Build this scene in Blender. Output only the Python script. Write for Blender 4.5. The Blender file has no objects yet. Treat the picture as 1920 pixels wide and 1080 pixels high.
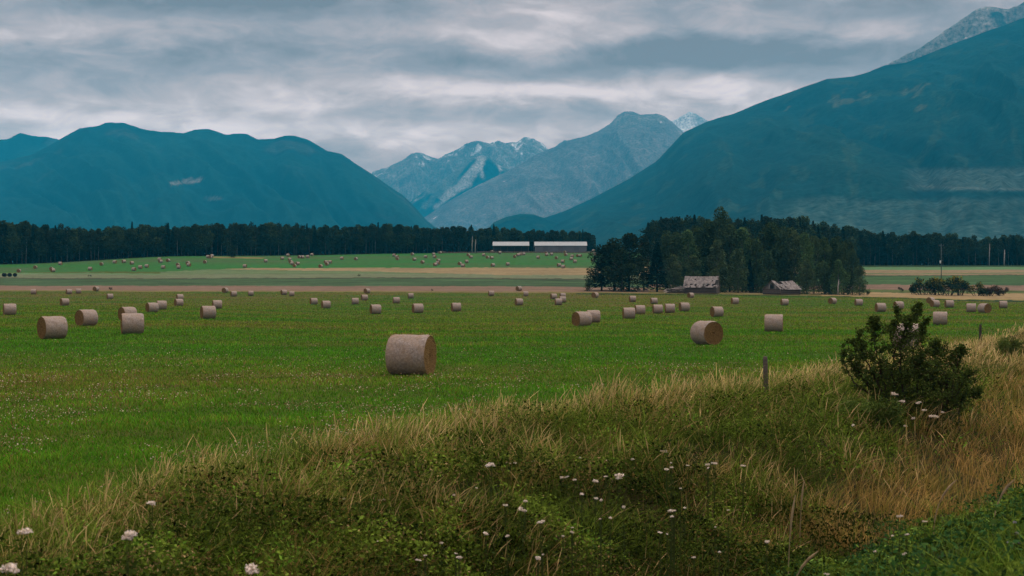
import bpy, math, random
import numpy as np
from math import radians, sin, cos, pi
random.seed(7)
RNG = np.random.default_rng(11)
C = bpy.context.scene.collection
SC = bpy.context.scene
F = 2667.0          # focal length in pixels of a 1920 px wide frame (50 mm on 36 mm)
EYE = 5.0           # eye height above the datum

# ------------------------------------------------------------------ camera
cd = bpy.data.cameras.new('camera'); cam = bpy.data.objects.new('camera', cd); C.objects.link(cam)
cam.location = (0, 0, EYE); cam.rotation_euler = (radians(90), 0, 0)
cd.lens = 50; cd.sensor_width = 36; cd.clip_start = 0.1; cd.clip_end = 60000
cd.dof.use_dof = True; cd.dof.focus_distance = 60; cd.dof.aperture_fstop = 5.0
SC.camera = cam
# ------------------------------------------------------------------ exposure
SC.view_settings.view_transform = 'Standard'; SC.view_settings.look = 'None'
SC.view_settings.exposure = 0.0; SC.view_settings.gamma = 1.0
SC.cycles.use_denoising = True; SC.cycles.denoising_prefilter = 'ACCURATE'; SC.cycles.use_adaptive_sampling = False
SC.cycles.max_bounces = 6; SC.cycles.diffuse_bounces = 3; SC.cycles.transmission_bounces = 3
SC.cycles.volume_bounces = 0
# ------------------------------------------------------------------ sun
SUN_EL, SUN_AZ = radians(52), radians(62)      # azimuth measured from +Y (view direction) towards +X
sl = bpy.data.lights.new('sun', 'SUN'); sl.energy = 1.5; sl.angle = radians(18); sl.color = (1.0, 0.90, 0.76)
so = bpy.data.objects.new('sun', sl); C.objects.link(so)
so.rotation_euler = (pi/2 - SUN_EL, 0, pi - SUN_AZ + 0)
import mathutils
sd = mathutils.Vector((sin(SUN_AZ)*cos(SUN_EL), cos(SUN_AZ)*cos(SUN_EL), sin(SUN_EL)))
so.rotation_euler = sd.to_track_quat('Z', 'Y').to_euler()

# ------------------------------------------------------------------ node helpers
class NT:
    def __init__(s, tree): s.t = tree; s.n = tree.nodes; s.l = tree.links
    def new(s, typ, **kw):
        n = s.n.new(typ)
        for k, v in kw.items():
            if k.startswith('i_'):
                key = k[2:]; key = int(key) if key.isdigit() else key.replace('_', ' ')
                s.put(n.inputs[key], v)
            else: setattr(n, k, v)
        return n
    def put(s, sock, v):
        if isinstance(v, bpy.types.NodeSocket): s.l.new(v, sock)
        else: sock.default_value = v
    def math(s, op, a, b=None, c=None, clamp=False):
        n = s.n.new('ShaderNodeMath'); n.operation = op; n.use_clamp = clamp
        s.put(n.inputs[0], a)
        if b is not None: s.put(n.inputs[1], b)
        if c is not None: s.put(n.inputs[2], c)
        return n.outputs[0]
    def mix(s, f, a, b, mode='MIX'):
        n = s.n.new('ShaderNodeMix'); n.data_type = 'RGBA'; n.blend_type = mode
        s.put(n.inputs[0], f); s.put(n.inputs[6], a); s.put(n.inputs[7], b)
        return n.outputs[2]
    def ramp(s, f, pts):
        n = s.n.new('ShaderNodeValToRGB'); s.put(n.inputs[0], f)
        e = n.color_ramp.elements
        while len(e) < len(pts): e.new(0.5)
        for k, (p, c) in enumerate(pts):
            e[k].position = p; e[k].color = (*c, 1) if len(c) == 3 else c
        return n.outputs[0]
    def noise(s, vec, scale, detail=4, rough=0.55, dist=0.0):
        n = s.n.new('ShaderNodeTexNoise'); s.put(n.inputs['Vector'], vec)
        n.inputs['Scale'].default_value = scale; n.inputs['Detail'].default_value = detail
        n.inputs['Roughness'].default_value = rough; n.inputs['Distortion'].default_value = dist
        return n.outputs[0]
    def mapr(s, v, a, b, c, d):
        n = s.n.new('ShaderNodeMapRange'); n.clamp = True
        s.put(n.inputs[0], v)
        for k, q in zip((1, 2, 3, 4), (a, b, c, d)): n.inputs[k].default_value = q
        return n.outputs[0]

# ------------------------------------------------------------------ world: sky behind layered cloud
W = bpy.data.worlds.new('World'); SC.world = W; W.use_nodes = True
w = NT(W.node_tree); w.n.clear()
sky = w.new('ShaderNodeTexSky', sky_type='NISHITA', sun_disc=False)
sky.sun_elevation = SUN_EL; sky.sun_rotation = SUN_AZ; sky.air_density = 1.0; sky.dust_density = 2.0
tc = w.new('ShaderNodeTexCoord'); sep = w.new('ShaderNodeSeparateXYZ'); w.l.new(tc.outputs['Generated'], sep.inputs[0])
X, Y, Z = sep.outputs
hl = w.math('SQRT', w.math('ADD', w.math('MULTIPLY', X, X), w.math('MULTIPLY', Y, Y)))
hl = w.math('MAXIMUM', hl, 0.02)
el = w.math('DIVIDE', Z, hl)                     # tangent of the elevation
az = w.math('ARCTAN2', X, Y)
elc = w.math('POWER', w.math('MAXIMUM', el, 0.0), 0.9)
xh = w.math('DIVIDE', X, hl); yh = w.math('DIVIDE', Y, hl)
cv = w.new('ShaderNodeCombineXYZ'); w.put(cv.inputs[0], xh); w.put(cv.inputs[1], yh); w.put(cv.inputs[2], w.math('MULTIPLY', el, 2.7))
cv2 = w.new('ShaderNodeCombineXYZ'); w.put(cv2.inputs[0], xh); w.put(cv2.inputs[1], yh); w.put(cv2.inputs[2], w.math('MULTIPLY', el, 6.0))
n1 = w.noise(cv.outputs[0], 6.5, 8, 0.58, 0.4)
n2 = w.noise(cv2.outputs[0], 3.4, 4, 0.5, 0.15)
n3 = w.noise(cv.outputs[0], 24, 6, 0.6, 0.5)
wob = w.math('MULTIPLY', w.math('SUBTRACT', n1, 0.5), 0.055)
elw = w.math('ADD', el, wob)
def px2az(px): return math.atan((px-960)/F)
def py2el(py): return (540-py)/F
def blob(px, py, wx, wy, amp):
    a = w.math('DIVIDE', w.math('SUBTRACT', az, px2az(px)), wx/F)
    b = w.math('DIVIDE', w.math('SUBTRACT', elw, py2el(py)), wy/F)
    q = w.math('ADD', w.math('MULTIPLY', a, a), w.math('MULTIPLY', b, b))
    return w.math('MULTIPLY', w.math('EXPONENT', w.math('MULTIPLY', q, -1.0)), amp)
t = w.math('ADD', w.math('MULTIPLY', w.math('SUBTRACT', n1, 0.5), 1.45), 0.46)
t = w.math('ADD', t, w.math('MULTIPLY', w.math('SUBTRACT', n2, 0.5), 0.9))
t = w.math('ADD', t, w.math('MULTIPLY', w.math('SUBTRACT', n3, 0.5), 0.95))
for b in [(300, 10, 420, 40, -0.42), (250, 75, 420, 28, 0.18), (120, 150, 330, 55, -0.16), (820, 45, 300, 40, 0.12),
          (1250, 120, 430, 34, -0.52), (760, 170, 420, 28, 0.28), (1150, 180, 420, 36, 0.42), (980, 70, 300, 40, -0.2), (1200, 60, 260, 22, 0.22),
          (820, 215, 180, 22, -0.16), (300, 215, 330, 30, 0.16), (50, 232, 160, 14, 0.18), (1560, 75, 130, 22, 0.32), (1700, 20, 300, 40, -0.22),
          (1480, 100, 160, 20, -0.25), (1370, 165, 130, 20, 0.3), (400, 265, 600, 40, 0.22), (900, 260, 500, 30, 0.2)]:
    t = w.math('ADD', t, blob(*b))
ccol = w.ramp(t, [(0.0, (0.178, 0.184, 0.213)), (0.33, (0.284, 0.271, 0.300)), (0.62, (0.442, 0.376, 0.386)), (0.95, (0.71, 0.587, 0.582))])
lift = w.ramp(w.mapr(el, 0.22, 1.6, 0.0, 1.0), [(0, (1/4, 1/4, 1/4)), (1, (5.4/4, 4.7/4, 3.7/4))])      # an overcast sky is brightest overhead
lv = w.new('ShaderNodeVectorMath', operation='SCALE'); w.put(lv.inputs[0], lift); lv.inputs['Scale'].default_value = 4.0
ccol = w.mix(1.0, ccol, lv.outputs[0], 'MULTIPLY')
HAZE_D, HAZE_TOP, HAZE_END = 8.5e-5, 1850.0, 16500.0
path = w.math('MINIMUM', w.math('DIVIDE', HAZE_TOP, w.math('MAXIMUM', el, 0.01)), HAZE_END)
T = w.math('EXPONENT', w.math('MULTIPLY', path, -HAZE_D))        # clouds beyond the valley air are that much brighter
inv = w.math('DIVIDE', 1.0, T)
sub = w.new('ShaderNodeVectorMath', operation='SCALE'); sub.inputs[0].default_value = (0.005, 0.135, 0.215); w.put(sub.inputs['Scale'], w.math('SUBTRACT', 1.0, T))
dif = w.new('ShaderNodeVectorMath', operation='SUBTRACT'); w.put(dif.inputs[0], ccol); w.put(dif.inputs[1], sub.outputs[0])
mxx = w.new('ShaderNodeVectorMath', operation='MAXIMUM'); w.put(mxx.inputs[0], dif.outputs[0]); mxx.inputs[1].default_value = (0.02, 0.02, 0.02)
scl = w.new('ShaderNodeVectorMath', operation='SCALE'); w.put(scl.inputs[0], mxx.outputs[0]); w.put(scl.inputs['Scale'], inv)
ccol = scl.outputs[0]
cc10 = w.new('ShaderNodeVectorMath', operation='SCALE'); w.put(cc10.inputs[0], ccol); cc10.inputs['Scale'].default_value = 10.0
fin = w.mix(0.93, sky.outputs[0], cc10.outputs[0])
bg = w.new('ShaderNodeBackground'); w.put(bg.inputs[0], fin); bg.inputs[1].default_value = 0.1
wo = w.new('ShaderNodeOutputWorld'); w.l.new(bg.outputs[0], wo.inputs[0])
W.cycles.sampling_method = 'MANUAL'; W.cycles.sample_map_resolution = 512

# ------------------------------------------------------------------ numeric helpers
_g = np.random.default_rng(5); _P = _g.permutation(512); _G = _g.uniform(0, 2*pi, 512)
def perlin(x, y, seed=0):
    x = np.asarray(x, float); y = np.asarray(y, float)
    xi = np.floor(x).astype(np.int64); yi = np.floor(y).astype(np.int64); xf = x-xi; yf = y-yi
    u = xf*xf*xf*(xf*(xf*6-15)+10); v = yf*yf*yf*(yf*(yf*6-15)+10)
    def gr(i, j, dx, dy):
        a = _G[_P[(_P[(i+seed*37) & 511] + j) & 511]]
        return np.cos(a)*dx+np.sin(a)*dy
    a = gr(xi, yi, xf, yf); b = gr(xi+1, yi, xf-1, yf); c = gr(xi, yi+1, xf, yf-1); d = gr(xi+1, yi+1, xf-1, yf-1)
    return (a+(b-a)*u + ((c+(d-c)*u)-(a+(b-a)*u))*v)*1.5
def fbm(x, y, seed=0, o=4, g=0.5):
    r = 0; a = 1
    for k in range(o): r = r+a*perlin(x*2**k+k*17.3, y*2**k-k*9.1, seed+k); a *= g
    return r
def ss(x, a, b):
    t = np.clip((x-a)/(b-a), 0, 1); return t*t*(3-2*t)

def fast_mesh(name, V, Q, col=None, mat=None, smooth=False):
    """V (n,3) vertices, Q (m,4) or (m,3) faces, col (n,3) vertex colours"""
    me = bpy.data.meshes.new(name)
    V = np.asarray(V, np.float32); Q = np.asarray(Q, np.int32); k = Q.shape[1]
    me.vertices.add(len(V)); me.vertices.foreach_set('co', V.ravel())
    me.loops.add(Q.size); me.loops.foreach_set('vertex_index', Q.ravel())
    me.polygons.add(len(Q)); me.polygons.foreach_set('loop_start', np.arange(0, Q.size, k, dtype=np.int32))
    me.polygons.foreach_set('loop_total', np.full(len(Q), k, np.int32))
    if smooth: me.polygons.foreach_set('use_smooth', np.ones(len(Q), bool))
    me.update(calc_edges=True); me.validate()
    if col is not None:
        at = me.attributes.new('col', 'FLOAT_COLOR', 'POINT')
        c4 = np.ones((len(V), 4), np.float32); c4[:, :3] = col; at.data.foreach_set('color', c4.ravel())
    if mat: me.materials.append(mat)
    return me
def link(name, me, parent=None, label=None, cat=None, group=None, kind=None, loc=None):
    o = bpy.data.objects.new(name, me); C.objects.link(o)
    if parent: o.parent = parent
    if label: o['label'] = label
    if cat: o['category'] = cat
    if group: o['group'] = group
    if kind: o['kind'] = kind
    if loc is not None: o.location = loc
    return o
class MB:
    def __init__(s): s.v = []; s.q = []; s.c = []; s.n = 0
    def add(s, V, Q, col):
        V = np.asarray(V, float); Q = np.asarray(Q)
        if Q.shape[1] == 3: Q = np.hstack([Q, Q[:, 2:3]])
        s.v.append(V); s.q.append(Q+s.n); s.n += len(V)
        s.c.append(np.broadcast_to(np.asarray(col, float), (len(V), 3)))
        return s
    def tube(s, pts, rad, col, seg=6):
        pts = np.asarray(pts, float); rad = np.broadcast_to(rad, (len(pts),)); V = []
        for i, p in enumerate(pts):
            d = pts[min(i+1, len(pts)-1)]-pts[max(i-1, 0)]; d /= np.linalg.norm(d)+1e-9
            a = np.cross(d, (0.3, 0.2, 1) if abs(d[2]) < .9 else (1, 0, 0)); a /= np.linalg.norm(a); b = np.cross(d, a)
            for k in range(seg):
                th = 2*pi*k/seg; V.append(p+rad[i]*(cos(th)*a+sin(th)*b))
        Q = [(i*seg+k, i*seg+(k+1) % seg, (i+1)*seg+(k+1) % seg, (i+1)*seg+k) for i in range(len(pts)-1) for k in range(seg)]
        n = len(V); V.append(pts[0]); V.append(pts[-1])
        for k in range(seg):
            Q.append((n, (k+1) % seg, k, k)); m = (len(pts)-1)*seg; Q.append((n+1, m+k, m+(k+1) % seg, m+(k+1) % seg))
        return s.add(V, Q, col)
    def box(s, c, d, col, rot=0, tilt=None):
        V = np.array([(x, y, z) for x in (-.5, .5) for y in (-.5, .5) for z in (-.5, .5)])*d
        if tilt is not None:
            R = np.array(mathutils.Euler(tilt).to_matrix()); V = V@R.T
        cr, sr = cos(rot), sin(rot); V = np.stack([V[:, 0]*cr-V[:, 1]*sr, V[:, 0]*sr+V[:, 1]*cr, V[:, 2]], 1)+np.asarray(c, float)
        return s.add(V, [(0, 1, 3, 2), (4, 6, 7, 5), (0, 4, 5, 1), (2, 3, 7, 6), (0, 2, 6, 4), (1, 5, 7, 3)], col)
    def mesh(s, name, mat, smooth=False):
        V = np.vstack(s.v); Q = np.vstack(s.q); Cc = np.vstack(s.c)
        me = bpy.data.meshes.new(name)
        me.from_pydata(V.tolist(), [], [tuple(dict.fromkeys(q)) for q in Q.tolist()])
        if smooth: me.polygons.foreach_set('use_smooth', np.ones(len(me.polygons), bool))
        at = me.attributes.new('col', 'FLOAT_COLOR', 'POINT'); c4 = np.ones((len(V), 4), np.float32); c4[:, :3] = Cc
        at.data.foreach_set('color', c4.ravel()); me.materials.append(mat); me.update()
        return me

# ------------------------------------------------------------------ materials
def material(name, build):
    m = bpy.data.materials.new(name); m.use_nodes = True; t = NT(m.node_tree); t.n.clear()
    out = t.new('ShaderNodeOutputMaterial'); build(t, out); return m
def pbsdf(t, out, col, rough=0.9, spec=0.15, bump=None, bs=0.3, bd=0.05):
    b = t.new('ShaderNodeBsdfPrincipled'); t.put(b.inputs['Base Color'], col); t.put(b.inputs['Roughness'], rough)
    b.inputs['Specular IOR Level'].default_value = spec
    if bump is not None:
        n = t.new('ShaderNodeBump'); t.put(n.inputs['Height'], bump); n.inputs['Strength'].default_value = bs; n.inputs['Distance'].default_value = bd
        t.l.new(n.outputs[0], b.inputs['Normal'])
    t.l.new(b.outputs[0], out.inputs[0]); return b
def vcol(t): return t.new('ShaderNodeAttribute', attribute_name='col').outputs['Color']
def opos(t): return t.new('ShaderNodeNewGeometry').outputs['Position']
def oc(t): return t.new('ShaderNodeTexCoord').outputs['Object']
def m_leaf(t, out, tr=0.25):
    c = vcol(t); d = t.new('ShaderNodeBsdfDiffuse'); t.put(d.inputs[0], c)
    r = t.new('ShaderNodeBsdfTranslucent'); t.put(r.inputs[0], t.mix(1.0, c, (1.1, 1.25, 0.7, 1), 'MULTIPLY'))
    m = t.new('ShaderNodeMixShader'); m.inputs[0].default_value = tr; t.l.new(d.outputs[0], m.inputs[1]); t.l.new(r.outputs[0], m.inputs[2])
    t.l.new(m.outputs[0], out.inputs[0])
M_LEAF = material('leaves', m_leaf)
M_TREE = material('tree_leaves', lambda t, o: m_leaf(t, o, 0.1))
def m_bark(t, out):
    p = oc(t); mp = t.new('ShaderNodeMapping'); t.l.new(p, mp.inputs[0]); mp.inputs['Scale'].default_value = (6, 6, 0.7)
    n = t.noise(mp.outputs[0], 3, 5, 0.6)
    pbsdf(t, out, t.mix(t.mapr(n, 0.3, 0.7, 0.35, 1.0), (0.02, 0.018, 0.015, 1), vcol(t)), 0.95, 0.05, n, 0.5, 0.03)
M_BARK = material('bark', m_bark)
def m_ground(t, out):
    p = opos(t); c = vcol(t)
    n1 = t.noise(p, 0.35, 5, 0.6); n2 = t.noise(p, 3.5, 5, 0.65)
    c = t.mix(t.mapr(n1, 0.35, 0.65, 0.75, 1.2), (0, 0, 0, 1), c) if False else c
    k = t.math('MULTIPLY', t.mapr(n1, 0.3, 0.7, 0.78, 1.22), t.mapr(n2, 0.25, 0.75, 0.7, 1.3))
    v = t.new('ShaderNodeVectorMath', operation='SCALE'); t.put(v.inputs[0], c); t.put(v.inputs['Scale'], k)
    pbsdf(t, out, v.outputs[0], 0.95, 0.05, n2, 0.6, 0.15)
M_GROUND = material('grassland', m_ground)
def m_mount(t, out):
    p = opos(t); c = vcol(t)
    n = t.noise(p, 0.016, 6, 0.72); n2 = t.noise(p, 0.003, 5, 0.6)
    n4 = t.noise(p, 0.055, 3, 0.7)
    k = t.math('MULTIPLY', t.math('MULTIPLY', t.mapr(n, 0.3, 0.7, 0.72, 1.3), t.mapr(n4, 0.3, 0.7, 0.25, 1.85)), t.mapr(n2, 0.3, 0.7, 0.75, 1.25))
    v = t.new('ShaderNodeVectorMath', operation='SCALE'); t.put(v.inputs[0], c); t.put(v.inputs['Scale'], k)
    pbsdf(t, out, v.outputs[0], 0.95, 0.02, n, 0.3, 20)
M_MOUNT = material('mountain_side', m_mount)

# ------------------------------------------------------------------ terrain heights
FY = np.array([-60, -15, 8, 14.4, 20, 26, 31, 40, 65, 100, 160, 250, 400]); FX = np.array([-34, -16, -7.9, -6.2, -4.9, -2.5, .5, 7, 18.5, 33, 60, 102, 175.0])
OY = np.array([-60, -15, 19, 40, 65, 100, 160, 250, 400]); OX = np.array([-60, -30, -7, 7, 18.5, 33, 60, 102, 175.0])   # the road edge runs straighter than the fence
def s_of(x, y):
    a = (x-np.interp(y, FY, FX))*0.86; b = (x-np.interp(y, OY, OX))*0.86
    return a+(b-a)*ss(a, 2, 7.5)     # distance from the fence line, positive on the road side
COLS = np.array([-500, 0, 330, 700, 1000, 1120, 1220, 1300, 1480, 1560, 1620, 1920, 2500.0])
KD = np.array([3, 15, 50, 100, 150, 200, 300, 380, 430, 485, 560, 600, 660, 710, 760, 850, 900, 1000.0])
def colz(zs, rows):
    d = KD; z = list(zs)
    for dd, r in zip(d[8:], rows): z.append(-(r-540)/F*dd)
    return z
zL = [-2.8, -2.85, -3.05, -3.3, -3.4, -3.4, -3.6, -2.7]; zC = [-2.8, -2.85, -3.07, -3.5, -3.8, -3.95, -3.75, -2.9]
zR = [-2.8, -2.85, -3.12, -3.65, -3.95, -4.05, -3.75, -3.0]; zE = [-2.8, -2.9, -3.3, -4.2, -3.9, -3.9, -4.0, -4.4]
TAB = np.array([
    colz(zL, [546, 537, 524, 515, 505, 494, 493, 492, 491, 500]),
    colz(zL, [546, 537, 524, 515, 505, 494, 493, 492, 491, 500]),
    colz(zL, [546, 537, 524, 515, 504, 488, 479, 478, 478, 480]),
    colz(zC, [547, 537, 524, 515, 503, 493, 486, 475, 474, 476]),
    colz(zC, [549, 538, 525, 515, 503, 493, 486, 475, 470, 472]),
    colz(zC, [549, 540, 526, 516, 503, 493, 486, 475, 470, 472]),
    colz(zC, [550, 541, 527, 516, 500, 490, 484, 475, 472, 474]),
    colz(zR, [551, 543, 528, 512, 492, 478, 474, 470, 470, 472]),
    colz(zR, [554, 545, 529, 514, 494, 480, 476, 472, 472, 474]),
    colz(zR, [556, 546, 528, 516, 505, 498, 496, 494, 492, 492]),
    colz(zR, [558, 547, 526, 516, 507, 502, 499, 497, 496, 496]),
    colz(zE, [566, 549, 526, 516, 507, 502, 499, 497, 496, 496]),
    colz(zE, [566, 549, 526, 516, 507, 502, 499, 497, 496, 496])])
def tab_z(px, d):
    px = np.clip(px, COLS[0], COLS[-1]); d = np.clip(d, KD[0], KD[-1])
    i = np.clip(np.searchsorted(COLS, px)-1, 0, len(COLS)-2); fx = (px-COLS[i])/(COLS[i+1]-COLS[i]); fx = fx*fx*(3-2*fx)
    j = np.clip(np.searchsorted(KD, d)-1, 0, len(KD)-2); fd = (d-KD[j])/(KD[j+1]-KD[j])
    a = TAB[i, j]*(1-fd)+TAB[i, j+1]*fd; b = TAB[i+1, j]*(1-fd)+TAB[i+1, j+1]*fd
    return a*(1-fx)+b*fx
BS = np.array([0, 1.5, 4.0, 6.0, 7.5, 9.0, 10.2, 12, 14.5, 18, 40]); BZ = np.array([0, 0.22, 0.20, -0.05, -0.6, -1.0, -0.85, -0.1, 0.95, 1.25, 1.3])
def height(x, y):
    x = np.asarray(x, float); y = np.asarray(y, float); r = np.hypot(x, y)
    th = np.clip(np.arctan2(x, y), -0.55, 0.55); th = np.where(y < 0, 0.55*np.sign(x), th)
    px = 960+F*np.tan(th); d = np.where(np.abs(np.arctan2(x, y)) < 0.55, y, r*cos(0.55))
    z = (tab_z(px, d*0.95)+tab_z(px, d)*2+tab_z(px, d*1.05))/4
    s = s_of(x, y); k = 1-ss(r, 150, 260)
    z = z+np.interp(s, BS, BZ)*k
    z = z+(0.10*fbm(x*0.3, y*0.3, 3, 3)+0.13*fbm(x*0.75, y*0.75, 13, 2))*ss(s, 0, 3)*k+0.05*fbm(x*0.08, y*0.08, 9, 3)*(1-ss(r, 300, 500))
    z = np.where(r < 9, np.maximum(z, -1.65-.45*np.maximum(r-5, 0)), z)      # the road shoulder under the camera
    z = z-14*ss(r, 1100, 2500)-10*ss(r, 2500, 6000)
    return z+EYE
def pt(px, py, d0=6, d1=1100):
    """ground point seen at a pixel of the 1920x1080 frame"""
    ys = np.concatenate([np.linspace(d0, 120, 1500), np.linspace(120, d1, 3000)]); xs = (px-960)/F*ys
    zr = EYE-(py-540)/F*ys; hit = np.nonzero(height(xs, ys) >= zr)[0]
    k = hit[0] if len(hit) else len(ys)-1
    return float(xs[k]), float(ys[k]), float(height(xs[k], ys[k]))
def at(px, d):
    x = (px-960)/F*d; return x, d, float(height(x, d))

# ------------------------------------------------------------------ ground sheet
def build_ground():
    th = np.radians(np.concatenate([np.linspace(-180, -25, 50)[:-1], np.linspace(-25, 25, 620), np.linspace(25, 180, 50)[1:]]))
    rr = [1.0]
    while rr[-1] < 30: rr.append(rr[-1]*1.025)
    while rr[-1] < 400: rr.append(rr[-1]*1.015)
    while rr[-1] < 950: rr.append(rr[-1]+3.5)
    while rr[-1] < 5200: rr.append(rr[-1]*1.05)
    rr = np.array(rr); R, T = np.meshgrid(rr, th, indexing='ij')
    x = R*np.sin(T); y = R*np.cos(T); z = height(x, y)
    V = np.stack([x, y, z], -1).reshape(-1, 3)
    nr, nt = R.shape
    i, j = np.meshgrid(np.arange(nr-1), np.arange(nt-1), indexing='ij')
    a = i*nt+j; Q = np.stack([a, a+1, a+nt+1, a+nt], -1)
    s = s_of(x, y); px = 960+F*x/np.maximum(y, 1e-3); front = np.abs(T) < 0.5
    d = np.where(front, y, R) + 6*fbm(x*0.01, y*0.01, 4, 3)
    col = np.zeros((nr, nt, 3))
    n1 = fbm(x*0.02, y*0.05, 20, 4); n2 = fbm(x*0.15, y*0.3, 21, 3); n3 = fbm(x*0.004, y*0.02, 25, 3)
    def L(a, b, k): k = np.clip(k, 0, 1)[..., None]; return np.asarray(a)*(1-k)+np.asarray(b)*k
    G1 = (0.040, 0.082, 0.009); G2 = (0.082, 0.084, 0.016); G3 = (0.095, 0.070, 0.024)
    col[:] = L(G1, G2, 0.35+0.9*n1+0.4*ss(d, 110, 300))
    col[:] = L(col, G3, ss(n1*0.6+n2*0.5+0.25*n3+0.1*ss(d, 150, 350), 0.25, 0.75)*0.8)
    # strips and fields beyond the hay field
    def band(m, c, var=0.15, seed=30):
        c = np.asarray(c)*(1+var*fbm(x*0.03, y*0.15, seed, 3))[..., None]; col[m] = c[m]
    lft = px < 1215; rgt = ~lft
    wob = 4*fbm(px*0.004, px*0+3.1, 2, 2)+2.5*fbm(px*0.05, y*.02, 8, 3)
    dd = d+wob
    band((dd > 415) & (dd <= 430) & (px > 1080), (0.016, 0.034, 0.010), 0.3)
    band((dd > 430) & (dd <= 500) & lft, (0.165, 0.115, 0.085))
    band((dd > 430) & (dd <= 440) & lft, (0.15, 0.13, 0.05))
    band((dd > 490) & (dd <= 565) & lft, (0.045, 0.085, 0.038), 0.5, 33)
    band((dd > 565) & (dd <= 572) & lft, (0.05, 0.045, 0.03))
    band((dd > 572) & (dd <= 604) & lft, (0.12, 0.15, 0.085))
    band((dd > np.interp(px, [330, 640, 900], [658, 630, 600])+5*fbm(x*.02, y*.1, 6, 2)) & (dd <= 662) & lft & (px > 330), (0.22, 0.175, 0.095), 0.25)
    band((dd > 604) & (dd <= 606) & lft & (px <= 360), (0.15, 0.13, 0.06))
    band((dd > 604) & (dd <= 615) & lft & (px <= 360), (0.095, 0.165, 0.075), 0.15)
    band((dd > 604) & (dd <= 662) & lft & (px > 300) & (dd <= np.interp(px, [330, 640, 900], [658, 630, 600])), (0.10, 0.15, 0.07), .3)
    hill = (dd > np.interp(px, [0, 300, 480], [615, 630, 662])) & lft
    hc = L((0.028, 0.125, 0.026), (0.05, 0.105, 0.035), 0.5+0.9*fbm(x*0.01, y*0.02, 41, 4)); col[hill] = hc[hill]
    tanp = hill & (np.hypot((px-445)/55, (d-752)/12) < 1+0.3*n1); col[tanp] = (0.17, 0.15, 0.06)
    band((dd > 430) & (dd <= 440) & rgt, (0.20, 0.17, 0.06))
    band((dd > 436) & (dd <= 474) & rgt, (0.25, 0.19, 0.10), 0.2)
    band((dd > 428) & (dd <= 446) & rgt & (px < 1540), (0.12, 0.11, 0.04), 0.3)
    band((dd > 474) & (dd <= 492) & rgt, (0.07, 0.095, 0.03), 0.5)
    band((dd > 492) & (dd <= 528) & rgt, (0.165, 0.115, 0.085))
    band((dd > 528) & (dd <= 598) & rgt, (0.042, 0.09, 0.035), 0.3)
    band((dd > 598) & (dd <= 604) & rgt, (0.03, 0.045, 0.02))
    band((dd > 604) & (dd <= 668) & rgt, (0.19, 0.15, 0.09), 0.3)
    band((dd > 618) & (dd <= 628) & rgt, (0.10, 0.13, 0.06), 0.2)
    band((dd > 668) & (dd <= 735) & rgt, (0.08, 0.17, 0.075))
    band((dd > 735) & rgt, (0.02, 0.045, 0.015))
    foot = np.interp(px, [0, 330, 700, 1000, 1115, 1220], [712, 762, 852, 902, 902, 902])
    wood = (d > foot) & lft; col[wood] = (0.02, 0.03, 0.014)
    # roadside bank
    bank = ss(s, -0.6, 0.8)*(R < 300)
    bc = L((0.014, 0.018, 0.006), (0.028, 0.026, 0.008), 0.5+fbm(x*0.7, y*0.7, 50, 3))
    col[:] = L(col, bc, bank)
    col[:] = L(col, (0.02, 0.035, 0.012), ss(s, 8.5, 12)*(R < 300))
    cf = col.reshape(-1, 3)
    # split the sheet into the hay field, the bank and the land beyond
    sq = (s[:-1, :-1]+s[1:, 1:])/2; dq = (d[:-1, :-1]+d[1:, 1:])/2; pq = px[:-1, :-1]
    cls = np.zeros(sq.shape, int)
    cls[dq > 428] = 1
    cls[(sq > 0) & (R[:-1, :-1] < 280)] = 2
    l2 = (pq < 1215)
    cls[(dq > 662) & (pq > 360) & l2 & (cls == 1)] = 3; cls[(dq > 615) & (pq <= 360) & (cls == 1)] = 3
    cls[(R[:-1, :-1] > 980) & (cls != 2)] = 4
    for k, (nm, lb) in enumerate([('hay_field', 'mown green hay field with scattered clover'), ('farm_fields', 'strips of stubble, bare soil and pasture beyond the hay field'),
                            ('roadside_bank', 'weedy bank and ditch between road and fence line'), ('far_meadow', 'green rising meadow below the dark wood'), ('valley_floor', 'valley floor behind the woods')]):
        q = Q[cls == k].reshape(-1, 4)
        if not len(q): continue
        u, inv = np.unique(q, return_inverse=True)
        me = fast_mesh(nm, V[u], inv.reshape(-1, 4), cf[u], M_GROUND, True)
        link(nm, me, kind='structure', label=lb)
build_ground()

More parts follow.
